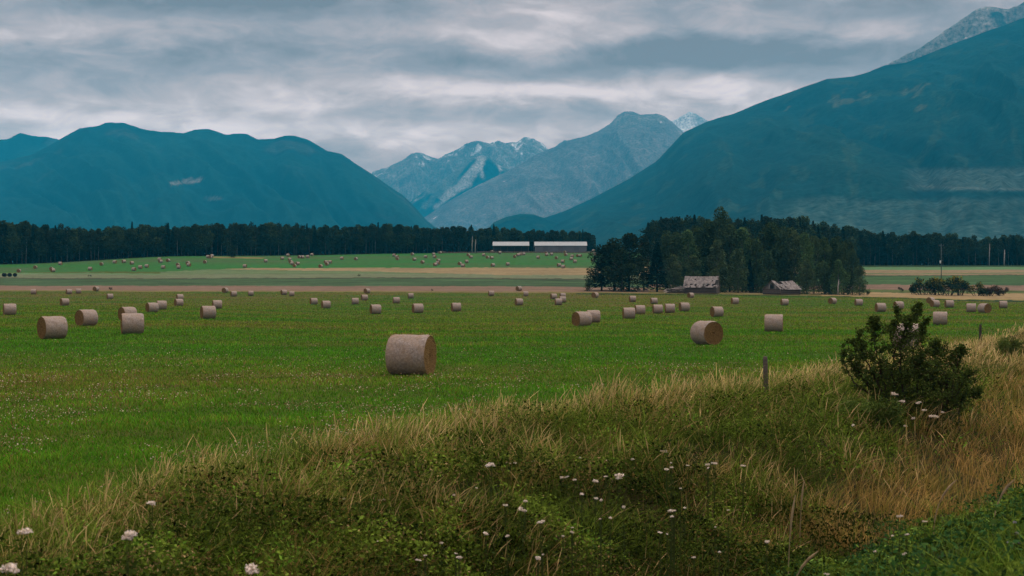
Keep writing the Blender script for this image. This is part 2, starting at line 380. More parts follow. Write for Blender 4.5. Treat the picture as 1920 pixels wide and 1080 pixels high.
# ------------------------------------------------------------------ mountains
def mountain(name, label, ridge, fw, bw, colf, seed, nu=520, nf=150, rough=0.02, gully=0.10, foot_px=None):
    r = np.array(ridge, float); pu = np.linspace(r[0, 0], r[-1, 0], nu)
    py = np.interp(pu, r[:, 0], r[:, 1]); D = np.interp(pu, r[:, 0], r[:, 2])
    py = (np.roll(py, 1)+2*py+np.roll(py, -1))/4; py[0] = r[0, 1]; py[-1] = r[-1, 1]
    hz = (540-py)/F*D; base = 12.0
    tx = (pu-960)/F
    tv = np.concatenate([np.linspace(0, 1, nf), 1+np.linspace(0, 1, 24)[1:]])
    T, U = np.meshgrid(tv, np.arange(nu), indexing='ij')
    Dg = D[U]; Hh = hz[U]; P = pu[U]
    depth = np.where(T <= 1, Dg-fw*Dg*(1-T), Dg+bw*Dg*(T-1))
    al = Dg*(P-960)/F   # metres along the range
    sp = fbm(al/1600+0.5*T, T*0.7, seed, 3)*0.5
    g = 1-np.abs(fbm(al/520+1.4*T+sp, T*1.3+2, seed+1, 4))*2.0
    tt = np.where(T <= 1, T, 2-T)
    prof = tt**1.06
    z = base+(Hh-base)*prof
    env = np.where(T <= 1, np.sin(np.clip(T, 0, 1)*pi)**0.8, 0.5*np.sin((2-T)*pi/2)*np.sin((T-1)*pi/2))
    z = z+Hh*gully*env*(g-0.6)+Hh*rough*fbm(al/260, T*9, seed+5, 5, 0.55)*np.clip(tt*3, 0, 1)*np.clip(np.abs(T-1)*8+.25, 0, 1)
    x = (P-960)/F*depth
    z = z+EYE-0
    V = np.stack([x, depth, z], -1).reshape(-1, 3)
    nr, nc = T.shape; i, j = np.meshgrid(np.arange(nr-1), np.arange(nc-1), indexing='ij'); a = i*nc+j
    Q = np.stack([a, a+1, a+nc+1, a+nc], -1).reshape(-1, 4)
    ppy = 540-(z-EYE)/depth*F
    col = colf(P, ppy, T, z, al, g).reshape(-1, 3)
    link(name, fast_mesh(name, V, Q, col, M_MOUNT, True), kind='structure', label=label)
FOREST = np.array((0.003, 0.022, 0.027)); FOREST2 = np.array((0.009, 0.036, 0.034)); ROCK = np.array((0.34, 0.32, 0.31)); SNOW = np.array((0.85, 0.86, 0.88))
def lerp(a, b, k): k = np.clip(k, 0, 1)[..., None]; return a*(1-k)+b*k
def col_left(P, y, T, z, al, g):
    c = lerp(FOREST, FOREST2, 0.3+0.8*fbm(al/900, T*3, 61, 4)+0.25*(g-0.5))
    n = fbm(al/90, T*40, 62, 3)
    cut = ss(1-np.hypot((P-352)/44, (y-340-(352-P)*0.12)/(5.5))+0.5*n, 0.1, 0.5)
    c = lerp(c, ROCK*0.6, cut*0.6)
    c = lerp(c, ROCK*0.3, 0.25*ss(fbm(al/700, T*6, 63, 4)+0.2*n, 0.3, 0.8)*ss(T, 0.45, 0.8))
    c = lerp(c, ROCK*0.5, 0.35*ss(1-np.hypot((P-400)/22, (y-372)/4), 0, .5))
    return c
def col_right(P, y, T, z, al, g):
    c = lerp(FOREST, FOREST2, 0.4+0.5*fbm(al/600, T*6, 71, 4)+0.3*(g-0.6))
    n = fbm(al/70, T*20, 72, 3); n2 = fbm(al/300, T*5, 75, 3)
    cut = ss(y, 312-0.02*(P-1700), 322)*ss(P+25*n2, 1660, 1720)*(1-ss(y, 352, 362))
    cut2 = ss(y+8*n2, 366, 378)*ss(P+40*n2, 1380, 1520)
    yel = ss(fbm(al/130, T*10, 77, 4)+0.3*n, 0.38, 0.62)
    c = lerp(c, np.array((0.05, 0.08, 0.045)), 0.2*yel)
    c = lerp(c, np.array((0.065, 0.10, 0.095)), 0.5*cut); c = lerp(c, np.array((0.060, 0.10, 0.09)), 0.5*cut2*(0.75+0.5*n))
    c = lerp(c, ROCK*0.7, 0.08*ss(1-np.abs(y-351-3*n2-.02*(P-1750))/3.0, 0, .5)*ss(P, 1700, 1740))
    for (bx, by, bw2, bh) in [(1570, 182, 22, 9), (1718, 168, 26, 11), (1722, 203, 14, 6), (1590, 190, 30, 7), (1480, 200, 12, 4), (1760, 205, 10, 7)]:
        c = lerp(c, np.array((0.11, 0.11, 0.06)), 0.32*ss(1-np.hypot((P-bx)/bw2, (y-by+(P-bx)*0.35)/bh)+1.1*n, 0.1, .7))
    return c
def col_rock(P, y, T, z, al, g):
    n = fbm(al/140, T*26, 81, 5, 0.65); c = lerp(ROCK*0.42, ROCK*0.72, 0.45+0.7*n+0.5*(g-0.5))
    c = lerp(c, FOREST*1.3, ss(0.25+fbm(al/300, T*10, 84, 4)-(T-0.8)*3, 0.1, 0.5)*0.9)
    return c
def col_center(snowline, rockline, seed):
    def f(P, y, T, z, al, g):
        n = fbm(al/500, T*12, seed, 5, 0.6); m = fbm(al/140, T*30, seed+3, 4, .6)
        c = lerp(np.array((.125,.11,.115)), np.array((.155,.14,.145)), 0.4+0.6*n)
        c = lerp(c, lerp(ROCK*0.5, ROCK*0.8, 0.5+m+0.5*(g-.5)), ss(T+0.30*n, rockline, rockline+0.16))
        c = lerp(c, SNOW, ss(T+0.28*m+0.12*n, snowline, snowline+0.06))
        return c
    return f
def col_spur(P, y, T, z, al, g):
    n = fbm(al/400, T*8, 95, 4); c = lerp(FOREST, FOREST2, 0.5+n)
    for (x0, y0, x1, y1, w0) in [(905, 300, 870, 345, 13), (870, 345, 820, 388, 9), (880, 345, 845, 360, 8), (935, 300, 938, 325, 8), (790, 352, 778, 376, 5), (898, 298, 905, 330, 8)]:
        dx, dy = x1-x0, y1-y0; k = np.clip(((P-x0)*dx+(y-y0)*dy)/(dx*dx+dy*dy), 0, 1)
        dist = np.hypot(P-x0-k*dx, y-y0-k*dy); c = lerp(c, ROCK*1.5, 0.9*ss(w0+6*n-dist, 0, 7))
    c = lerp(c, ROCK*0.8, 0.5*ss(T+0.3*n, 0.85, 1.05))
    return c
mountain('left_mountain', 'broad forested mountain filling the left of the valley',
    [(-420, 330, 8600), (-250, 300, 8600), (-80, 310, 8600), (0, 305, 8600), (60, 290, 8600), (110, 262, 8600), (122, 255, 8600), (150, 240, 8600), (185, 236, 8600), (200, 230, 8600), (233, 230, 8600), (262, 241, 8600), (300, 247, 8600),
     (325, 248, 8600), (345, 250, 8600), (365, 243, 8600), (390, 242, 8600), (425, 252, 8600), (440, 249, 8600), (462, 250, 8600), (482, 261, 8600), (515, 261, 8600), (535, 255, 8500), (552, 254, 8500), (580, 262, 8500),
     (612, 282, 8400), (640, 288, 8300), (665, 307, 8200), (700, 328, 8000), (735, 352, 7900), (757, 367, 7800), (775, 385, 7700), (800, 413, 7600), (815, 425, 7500), (850, 438, 7400)], 0.40, 0.35, col_left, 101, gully=0.09, rough=0.02)
mountain('far_left_ridge', 'paler ridge rising behind the left mountain',
    [(-420, 290, 10500), (-200, 250, 10500), (-60, 275, 10500), (0, 262, 10500), (14, 262, 10500), (38, 249, 10500), (60, 254, 10500), (90, 257, 10500), (107, 261, 10500), (130, 268, 10500), (180, 290, 10500), (260, 330, 10500), (320, 420, 10500)],
    0.12, 0.2, col_left, 111, nu=260, nf=60, gully=0.12)
mountain('right_mountain', 'high forested mountainside sloping down from the right edge',
    [(905, 436, 6900), (960, 420, 6900), (1015, 410, 6900), (1060, 395, 6900), (1110, 372, 6900), (1180, 335, 6800), (1230, 303, 6700), (1282, 248, 6600), (1325, 228, 6500), (1375, 213, 6500), (1440, 187, 6400), (1500, 166, 6400),
     (1550, 148, 6300), (1600, 143, 6300), (1630, 135, 6300), (1660, 122, 6300), (1700, 117, 6200), (1750, 97, 6200), (1800, 78, 6200), (1860, 55, 6200), (1920, 34, 6200), (2050, -10, 6200), (2250, -60, 6200), (2500, -30, 6200)], 0.62, 0.3, col_right, 121, nu=900, nf=260, gully=0.05, rough=0.012)
mountain('rocky_summit', 'bare grey rocky summit above the right forest slope',
    [(1590, 190, 7600), (1640, 134, 7600), (1680, 113, 7600), (1720, 90, 7600), (1755, 67, 7600), (1790, 47, 7600), (1810, 35, 7600), (1835, 20, 7600), (1865, 12, 7600), (1895, 12, 7600), (1905, 10, 7600), (1922, 4, 7600), (1990, -25, 7600), (2150, -70, 7600), (2400, -50, 7600)],
    0.12, 0.2, col_rock, 131, nu=420, nf=120, gully=0.12, rough=0.05)
mountain('low_hill', 'small rounded hill at the foot of the right mountain',
    [(900, 446, 6000), (925, 417, 6000), (950, 406, 6000), (975, 401, 6000), (1000, 402, 6000), (1022, 409, 6000), (1060, 422, 6000), (1120, 446, 6000)], 0.12, 0.15, col_right, 141, nu=160, nf=50, gully=0.05)
mountain('valley_peak', 'pointed blue peak closing the valley in the middle',
    [(640, 455, 12000), (760, 425, 12000), (800, 405, 12000), (850, 372, 12000), (900, 345, 12000), (950, 322, 12000), (1000, 292, 12000), (1040, 275, 12000), (1065, 263, 12000), (1090, 258, 12000), (1120, 247, 12000), (1145, 231, 12000), (1158, 217, 12000), (1170, 210, 12000), (1185, 209, 12000),
     (1200, 215, 12000), (1215, 213, 12000), (1232, 212, 12000), (1246, 218, 12000), (1262, 231, 12000), (1280, 246, 12000), (1330, 300, 12000), (1420, 400, 12000)], 0.3, 0.2, col_center(1.25, 1.02, 151), 151, nu=560, nf=160, gully=0.07, rough=0.02)
mountain('scree_spur', 'steep spur with pale scree streaks in the middle of the valley',
    [(640, 440, 13000), (700, 420, 13000), (760, 385, 13000), (800, 355, 13000), (835, 333, 13000), (862, 315, 13000), (880, 298, 13000), (900, 289, 13000), (912, 291, 13000), (930, 306, 13000), (960, 320, 13000), (990, 300, 13000), (1010, 288, 13000), (1040, 300, 13000), (1150, 380, 13000)],
    0.10, 0.1, col_spur, 161, nu=420, nf=130, gully=0.10, rough=0.02)
mountain('back_range', 'jagged hazy range far up the valley with patches of snow',
    [(560, 430, 14300), (640, 390, 14300), (700, 320, 14300), (725, 315, 14300), (755, 300, 14300), (772, 287, 14300), (792, 286, 14300), (808, 294, 14300), (821, 299, 14300), (840, 288, 14300), (862, 278, 14300), (875, 268, 14300), (895, 265, 14300), (915, 267, 14300), (935, 262, 14300), (950, 267, 14300),
     (968, 268, 14300), (985, 258, 14300), (1000, 260, 14300), (1015, 268, 14300), (1030, 280, 14300), (1060, 262, 14300), (1100, 300, 14300), (1180, 380, 14300)], 0.10, 0.1, col_center(1.14, 0.62, 171), 171, nu=520, nf=130, gully=0.16, rough=0.04)
def col_snow(P, y, T, z, al, g):
    n = fbm(al/300, T*10, 191, 4); c = lerp(ROCK*.6, ROCK, .5+n)
    return lerp(c, SNOW, ss(T+.12*n, .3, .4)*(1-.7*ss(P+14*n, 1297, 1303)))
mountain('snow_peak', 'snow covered peak between the valley peak and the right slope',
    [(1190, 330, 14800), (1215, 240, 14800), (1240, 224, 14800), (1262, 228, 14800), (1280, 217, 14800), (1293, 209, 14800), (1305, 213, 14800), (1325, 225, 14800), (1360, 260, 14800), (1420, 320, 14800)], 0.08, 0.1, col_snow, 181, nu=260, nf=90, gully=0.12, rough=0.02)

# ------------------------------------------------------------------ haze
def haze_mat(t, out):
    v = t.new('ShaderNodeVolumePrincipled'); v.inputs['Color'].default_value = (0.02, 0.555, 1.0, 1); v.inputs['Density'].default_value = HAZE_D
    v.inputs['Anisotropy'].default_value = 0.0
    t.l.new(v.outputs[0], out.inputs['Volume'])
M_HAZE = material('haze', haze_mat)
hb = MB().box((-500, 5250, EYE+HAZE_TOP/2-30), (14000, 22500, HAZE_TOP+60), (1, 1, 1))
link('haze', hb.mesh('haze', M_HAZE), kind='stuff', label='thin blue air over the valley')

# ------------------------------------------------------------------ round bales
def m_wrap(t, out):
    p = oc(t); s = t.new('ShaderNodeSeparateXYZ'); t.l.new(p, s.inputs[0])
    mp = t.new('ShaderNodeMapping'); t.l.new(p, mp.inputs[0]); mp.inputs['Scale'].default_value = (1.2, 7, 7)
    n = t.noise(mp.outputs[0], 5.5, 6, 0.7, 0.4); n2 = t.noise(p, 11, 6, 0.78); n3 = t.noise(p, 2.2, 3, 0.6)
    wv = t.new('ShaderNodeTexWave', wave_type='BANDS', bands_direction='X'); t.l.new(p, wv.inputs[0])
    wv.inputs['Scale'].default_value = 6.0; wv.inputs['Distortion'].default_value = 2.5; wv.inputs['Detail'].default_value = 3
    c = t.mix(t.mapr(n2, 0.3, 0.7, 0, 1), (0.11, 0.085, 0.07, 1), (0.51, 0.465, 0.455, 1))
    c = t.mix(t.mapr(n, 0.35, 0.7, 0, 0.7), c, (0.17, 0.125, 0.09, 1))
    c = t.mix(t.mapr(n3, 0.4, 0.7, 0.0, 0.5), c, (0.30, 0.20, 0.12, 1))
    c = t.mix(t.math('MULTIPLY', wv.outputs['Fac'], 0.07), c, (0.52, 0.48, 0.46, 1))
    h = t.math('ADD', n2, t.math('MULTIPLY', wv.outputs['Fac'], 0.2))
    pbsdf(t, out, c, 0.8, 0.2, h, 0.8, 0.03)
M_WRAP = material('netted_straw', m_wrap)
def m_end(t, out):
    p = oc(t); s = t.new('ShaderNodeSeparateXYZ'); t.l.new(p, s.inputs[0])
    y = s.outputs[1]; z = t.math('SUBTRACT', s.outputs[2], 0.74)
    r = t.math('SQRT', t.math('ADD', t.math('MULTIPLY', y, y), t.math('MULTIPLY', z, z)))
    n = t.noise(p, 4.5, 5, 0.7); n2 = t.noise(p, 30, 4, 0.75); n3 = t.noise(p, 9, 4, 0.7)
    ring = t.math('SINE', t.math('MULTIPLY', t.math('ADD', r, t.math('MULTIPLY', n, 0.10)), 95))
    c = t.mix(t.mapr(n2, 0.3, 0.7, 0, 1), (0.085, 0.052, 0.02, 1), (0.34, 0.215, 0.09, 1))
    c = t.mix(t.mapr(ring, -1, 1, 0.0, 0.35), c, (0.09, 0.055, 0.025, 1))
    c = t.mix(t.mapr(n3, 0.5, 0.68, 0, 0.75), c, (0.05, 0.032, 0.016, 1))
    h = t.math('ADD', n2, t.math('MULTIPLY', ring, 0.25))
    pbsdf(t, out, c, 0.95, 0.05, h, 1.0, 0.05)
M_END = material('cut_straw', m_end)
BR, BW = 0.75, 1.43
def bale_profile(th, x, k):
    """radius of the side at angle th and position x along the axis"""
    r = BR*(1+0.022*perlin(np.cos(th)*2+k, np.sin(th)*2+x*2.0, k)+0.013*perlin(np.cos(th)*7, np.sin(th)*7+x*8, k+3))
    r = r-0.035*np.clip((np.abs(x)-(BW/2-0.07))/0.07, 0, 1)**2
    return r*np.where(np.sin(th) < -0.2, 1-0.06*np.clip(-np.sin(th), 0, 1)**3, 1)
def bale_meshes(k, ns, nx, nr):
    th = np.linspace(0, 2*pi, ns, endpoint=False); xs = np.linspace(-BW/2, BW/2, nx)
    X_, T_ = np.meshgrid(xs, th, indexing='ij'); R_ = bale_profile(T_, X_, k)
    V = np.stack([X_, R_*np.cos(T_), R_*np.sin(T_)+BR-0.02], -1).reshape(-1, 3)
    Q = [(i*ns+j, i*ns+(j+1) % ns, (i+1)*ns+(j+1) % ns, (i+1)*ns+j) for i in range(nx-1) for j in range(ns)]
    side = fast_mesh('net_wrap', V, Q, None, M_WRAP, True)
    ends = []
    for sg in (-1, 1):
        rr = np.linspace(0.0, 1, nr+1)[1:]; VV = [(sg*(BW/2-0.02), 0, BR-0.02)]; R0 = bale_profile(th, sg*BW/2, k)
        for q in rr:
            dx = 0.016*perlin(q*9+np.cos(th)*q*3, np.sin(th)*q*3, k+7)+0.010*perlin(np.cos(th)*q*13, np.sin(th)*q*13, k+8)
            dx = dx*(1 if q < 0.97 else 0)-0.012*(1-q)+(0.02 if q > .97 else 0.0)
            for a, rad, e in zip(th, R0, dx): VV.append((sg*(BW/2-0.02+e), q*rad*cos(a), q*rad*sin(a)+BR-0.02))
        QQ = [(0, 1+j, 1+(j+1) % ns, 1+(j+1) % ns) for j in range(ns)]
        QQ = [(0, 1+j, 1+(j+1) % ns) for j in range(ns)]
        me = bpy.data.meshes.new('straw_end')
        F2 = QQ+[(1+i*ns+j, 1+i*ns+(j+1) % ns, 1+(i+1)*ns+(j+1) % ns, 1+(i+1)*ns+j) for i in range(nr-1) for j in range(ns)]
        me.from_pydata(VV, [], F2 if sg < 0 else [tuple(reversed(f)) for f in F2])
        me.polygons.foreach_set('use_smooth', np.ones(len(me.polygons), bool)); me.materials.append(M_END); ends.append(me)
    # loose straws standing off the rims and the sides
    return side, ends
def loose_straw(k, n):
    g = np.random.default_rng(k); V = []; Q = []; Cc = []
    for i in range(n):
        if g.random() < 0.7:
            sg = 1 if g.random() < .5 else -1; a = g.uniform(0, 2*pi); q = g.uniform(0.1, 1)**0.5*BR
            p = np.array((sg*(BW/2-0.02), q*cos(a), q*sin(a)+BR)); d = np.array((sg*0.7, g.normal()*0.8, g.normal()*0.8-0.3))
        else:
            a = g.uniform(0, 2*pi); p = np.array((g.uniform(-.68, .68), BR*cos(a), BR*sin(a)+BR)); d = np.array((g.normal(), cos(a)*.5+g.normal()*.4, sin(a)*.5+g.normal()*.4))
        d /= np.linalg.norm(d); L_ = g.uniform(0.04, 0.11); o = np.cross(d, g.normal(size=3)); o = o/np.linalg.norm(o)*0.003
        m = len(V); V += [p-o-d*.02, p+o-d*.02, p+d*L_+o*.5, p+d*L_-o*.5]; Q.append((m, m+1, m+2, m+3)); Cc += [(0.38, 0.27, 0.14)]*4
    return fast_mesh('loose_straw', np.array(V), Q, np.array(Cc), M_LEAF)
NEARB = [bale_meshes(k, 72, 14, 14) for k in (3, 8)]; STRAW = [loose_straw(1, 2200), loose_straw(2, 500)]
BALE_G = 'round hay bales lying on the mown field'
def bale(px, py, yaw, label, big=False, size=1.0):
    x, y, z = pt(px, py); v = random.randrange(2); side, ends = NEARB[v]
    r = bpy.data.objects.new('hay_bale', None); C.objects.link(r); r.empty_display_size = 0.5
    r.location = (x, y, z-0.05); r.rotation_euler = (0, 0, -math.atan2(x, y)-radians(yaw)); r.scale = (size,)*3
    r['label'] = label; r['category'] = 'hay bale'; r['group'] = BALE_G
    link('net_wrap', side, r); link('straw_end', ends[0], r); link('straw_end', ends[1], r)
    if y < 130: link('loose_straw', STRAW[0 if big else 1], r, kind='stuff')
    return r
# pixel x, pixel y of its foot, turn (positive shows the end on the right), label
NEAR = [
 (771, 703, 19, 'largest hay bale, alone in the middle field with straw-brown end facing right'),
 (98, 635, -28, 'large hay bale near the left edge showing its dark left end'),
 (162, 611, -28, 'hay bale just behind and right of the large one near the left edge'),
 (248, 627, -6, 'hay bale seen side on, in front of another bale it partly hides, left field'),
 (239, 601, -26, 'hay bale half hidden behind the side-on bale in the left field'),
 (18, 591, -5, 'hay bale at the very left edge of the field, seen side on'),
 (285, 586, -26, 'front bale of the overlapping pair with dark left end, left field'),
 (303, 581, -8, 'rear bale of the overlapping pair, peeping out to the right, left field'),
 (335, 574, -24, 'lower bale of two standing one behind the other in the left field'),
 (337, 563, -12, 'upper bale of two standing one behind the other in the left field'),
 (390, 598, -14, 'squat hay bale standing below a smaller one left of the field centre'),
 (407, 579, -10, 'small hay bale above and right of the squat bale left of centre'),
 (121, 573, -22, 'small hay bale alone above the large pair near the left edge'),
 (63, 552, 12, 'tiny hay bale nearest the left edge along the brown soil strip'),
 (129, 551.5, -18, 'tiny bale, left one of two neighbours by the brown strip at left'),
 (147, 550.5, -6, 'tiny bale, right one of two neighbours by the brown strip at left'),
 (180, 546, -50, 'tiny bale on the brown strip with its dark end turned to the viewer, left'),
 (206, 561, -14, 'small hay bale alone below the dark bush on the brown strip'),
 (422, 549, -60, 'tiny bale turned end on, leftmost of three by the strip left of centre'),
 (438, 556, -14, 'tiny bale in the middle of three by the strip left of centre'),
 (470, 554.5, -8, 'tiny bale, rightmost of three by the strip left of centre'),
 (532, 553, -20, 'left bale of the tight far pair between the two left field groups'),
 (547, 555.5, -8, 'right bale of the tight far pair between the two left field groups'),
 (588, 571, -16, 'left and higher one of two small bales left of the field centre'),
 (611, 578.5, -16, 'right and lower one of two small bales left of the field centre'),
 (666, 571, -10, 'small bale left of the three bales stacked up in view near centre'),
 (683, 563.5, -14, 'middle bale of three lined up behind each other near the centre'),
 (688, 550, -45, 'farthest bale of three lined up behind each other near the centre'),
 (704, 589, -12, 'medium bale above and left of the largest bale'),
 (743, 569, -10, 'small bale above the largest bale, right of the lined-up three'),
 (770, 559.5, -12, 'tiny bale straight above the largest bale near the brown strip'),
 (783, 587.5, -16, 'medium bale directly above the largest bale'),
 (855, 584, -10, 'medium bale above and right of the largest bale'),
 (921, 555, -16, 'tiny bale below the long open shed, alone at the strip'),
 (973, 545.5, -45, 'tiny dark bale turned end on, below the gap between both sheds'),
 (986, 555.5, -6, 'tiny bale just right and below the dark end-on bale'),
 (973, 572.5, -16, 'small bale alone below the tiny pair right of centre'),
 (1038, 561, -20, 'leftmost bale of the tight cluster of four below the long white shed'),
 (1055, 559, -14, 'rearmost bale of the tight cluster of four'),
 (1047, 572, -12, 'front bale of the tight cluster of four'),
 (1055, 567.5, -12, 'right bale of the tight cluster of four, half hidden by the front one'),
 (1116, 558.5, -55, 'tiny brown end-on bale left of the leafy tree clump'),
 (1091, 612, -34, 'larger bale with dark round left end, front of the pair right of centre'),
 (1112, 605, -14, 'bale partly hidden behind the dark-ended one right of centre'),
 (1179, 598, -14, 'larger left bale of the pair left of four spaced bales'),
 (1200, 589.5, -10, 'smaller right bale of the pair left of four spaced bales'),
 (1186, 566, -14, 'small bale below the leftmost trees of the clump'),
 (1226, 570, -18, 'small bale below the dark spruce of the clump'),
 (1233, 588, -12, 'left of the two close bales below the small spruce-side bale'),
 (1256, 587, -12, 'right of the two close bales below the small spruce-side bale'),
 (1283, 584, -16, 'bale alone below the left ruined barn'),
 (1295, 558.5, -42, 'tiny bale turned end on just in front of the left ruined barn'),
 (1344, 594, -24, 'bale with brown left end below and right of the left ruined barn'),
 (1325, 646, 54, 'big bale turned so its round brown end faces right of the viewer'),
 (1451, 623, 5, 'tall looking bale seen square on above the wooden fence post'),
 (1378, 570.5, -16, 'tiny bale between the two ruined barns at the field edge'),
 (1471, 573, -22, 'tiny bale below the right ruined barn'),
 (1561, 570, -52, 'tiny end-on bale right of the tree clump along the dark edge'),
 (1610, 573.5, -22, 'small bale below the right end of the tree clump'),
 (1651, 585, -20, 'small bale above the left part of the big dark shrub'),
 (1685, 580, -28, 'small bale just above the tip of the big dark shrub'),
 (1745, 569, -60, 'upper tiny bale of the pair turned end on below the yellow bushes'),
 (1753, 576, -32, 'lower tiny bale of the pair below the yellow bushes'),
 (1780, 577, -20, 'tiny bale right of the overlapping pair below the yellow bushes'),
 (1821, 586, 0, 'upright looking square-on bale beside the rounded one at right'),
 (1846, 587, 48, 'rounded bale with its dark end to the right, beside the square-on one'),
 (1881, 578, -12, 'tiny bale nearest the right edge of the field'),
 (1763, 610, 5, 'bale seen square on behind the grass right of the big shrub'),
 (1701, 654, 10, 'bale hidden behind the branches of the big dark shrub')]
for px, py, yaw, lb in NEAR: bale(px, py, yaw+(0 if px == 771 else random.uniform(-5, 5)), lb, big=(px == 771), size=1.0 if px == 771 else random.uniform(.96, 1.06))

# distant bales on the rising meadow, one mesh each
def far_bale_mesh(k):
    ns = 20; th = np.linspace(0, 2*pi, ns, endpoint=False); V = []; Q = []
    for x in (-0.72, -0.68, 0.68, 0.72):
        r = 0.71 if abs(x) > 0.7 else 0.76
        for a in th: V.append((x, r*cos(a)*(1+.02*perlin(a*2, k)), r*sin(a)+0.74))
    for i in range(3):
        for j in range(ns): Q.append((i*ns+j, i*ns+(j+1) % ns, (i+1)*ns+(j+1) % ns, (i+1)*ns+j))
    me = bpy.data.meshes.new('hay_bale'); V = [tuple(float(c) for c in v) for v in V]
    me.from_pydata(V, [], Q+[tuple(range(ns)), tuple(reversed(range(3*ns, 4*ns)))])
    me.materials.append(M_WRAP); me.materials.append(M_END)
    mi = [0]*len(Q)+[1, 1]; me.polygons.foreach_set('material_index', mi); me.update(); return me
FB = [far_bale_mesh(k) for k in range(3)]
FAR = [(35,511),(66,504),(96,507),(99,510),(113,497),(169,507),(190,498),(215,494),(232,493),(247,496),(251,508),(263,504),(275,502),(299,489),(301,493),(315,491),(306,504),
 (333,499),(335,504),(352,496),(354,499.5),(384,494),(390,484),(397,482.5),(394,485),(459,502),(498,492),(529,487),(543,489),(545,494),(548,497),(552,501),(558,497),(540,481),(561,484.5),(567,484.5),(577,484),(585,480),
 (611,494),(613,498),(619,494),(601,502),(641,487),(667,488),(739,481),(744,484),(745,488),(773,479),(777,489),(798,484),(792,494),(813,479),(815,484),(825,476),(822,491),(821,496),(816,499),
 (862,497),(868,501),(875,493),(878,480.5),(883,484.5),(907,480.5),(914,485),(922,486),(924,500),(952,498),(922,474),(937,476),(965,483.5),(971,480.5),(976,479),(982,478.5),(1009,485),(1024,476.5),(1025,480),(1034,479),
 (1041,471),(1061,480),(1043,486),(1059,475),(1055,493),(1048,500),(1056,503),(1073,483),(1071,488),(1078,493),(1083,482),(1088,482),(1091,472),(1113,472.5),(1115,479),(1112,491)]
SECT = [(0, 200, 'on the green slope, far left of the lone hill tree'), (200, 420, 'just left of the lone round tree on the green slope'),
        (420, 600, 'between the lone tree and the middle of the slope'), (600, 770, 'on the slope below the unbroken dark wood'),
        (770, 900, 'on the slope left of the open shed'), (900, 1000, 'on the slope below the short open shed'), (1000, 1070, 'on the slope below the left half of the long shed'), (1070, 1200, 'at the slope corner beside the leafy clump')]
ORD = ['first', 'second', 'third', 'fourth', 'fifth', 'sixth', 'seventh', 'eighth', 'ninth', 'tenth', 'eleventh', 'twelfth', 'thirteenth', 'fourteenth', 'fifteenth', 'sixteenth', 'seventeenth', 'eighteenth']
cnt = {}
for px, py in sorted(FAR):
    x, y, z = pt(px, py, 520, 960)
    i = [k for k, (a, b, q) in enumerate(SECT) if a <= px < b][0]; cnt[i] = cnt.get(i, 0)+1
    o = link('hay_bale', random.choice(FB), None, '%s bale from the left %s' % (ORD[cnt[i]-1], SECT[i][2]), 'hay bale', 'distant hay bales on the green slope')
    o.location = (x, y, z-0.05); o.rotation_euler = (0, 0, -math.atan2(x, y)+radians(random.choice([-35, -20, 15, 30, 60, 75]))); o.scale = (1.08,)*3

# ------------------------------------------------------------------ leaves in bulk
def leaves(P, size, col, up=0.3, aspect=0.6, droop=0.0):
    """rhombus leaves: P (n,3) centres, size (n,), col (n,3)"""
    n = len(P); a = RNG.normal(size=(n, 3)); a[:, 2] = a[:, 2]*0.7-droop; a /= np.linalg.norm(a, axis=1)[:, None]
    nn = RNG.normal(size=(n, 3)); nn[:, 2] += up*2; b = np.cross(nn, a); b /= np.linalg.norm(b, axis=1)[:, None]+1e-9
    s = size[:, None]; V = np.stack([P-a*s*.5, P+b*s*aspect*.5, P+a*s*.5, P-b*s*aspect*.5], 1).reshape(-1, 3)
    Q = np.arange(n*4).reshape(n, 4); return V, Q, np.repeat(col, 4, 0)
def blades(P, H, Wd, lean, bend, c0, c1, seg=3, head=None):
    """grass blades: root P, height H, width Wd, lean (n,2) tip offset per height, colours root and tip"""
    n = len(P); az_ = RNG.uniform(0, 2*pi, n); wv = np.stack([np.cos(az_), np.sin(az_), np.zeros(n)], 1)
    V = np.zeros((n, seg+1, 2, 3)); Cc = np.zeros((n, seg+1, 2, 3))
    for k in range(seg+1):
        t_ = k/seg; q = t_**bend
        cx = P+np.stack([lean[:, 0]*H*q, lean[:, 1]*H*q, H*t_*(1-0.25*q*np.hypot(lean[:, 0], lean[:, 1]))], 1)
        ww = Wd*(1-t_**2*0.85) if head is None else Wd*(0.5 if t_ < head else (2.6 if k < seg else 0.6))
        V[:, k, 0] = cx-wv*np.asarray(ww).reshape(-1, 1)*.5; V[:, k, 1] = cx+wv*np.asarray(ww).reshape(-1, 1)*.5
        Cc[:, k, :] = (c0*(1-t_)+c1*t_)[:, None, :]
    base = (np.arange(n)*(seg+1)*2)[:, None]
    Q = np.concatenate([base+np.array([[2*k, 2*k+1, 2*k+3, 2*k+2]]) for k in range(seg)], 0)
    return V.reshape(-1, 3), Q, Cc.reshape(-1, 3)
def pile(name, items, mat, **kw):
    V = []; Q = []; Cc = []; n = 0
    for v, q, c in items: V.append(v); Q.append(q+n); Cc.append(c); n += len(v)
    return link(name, fast_mesh(name, np.vstack(V), np.vstack(Q), np.vstack(Cc), mat), **kw)

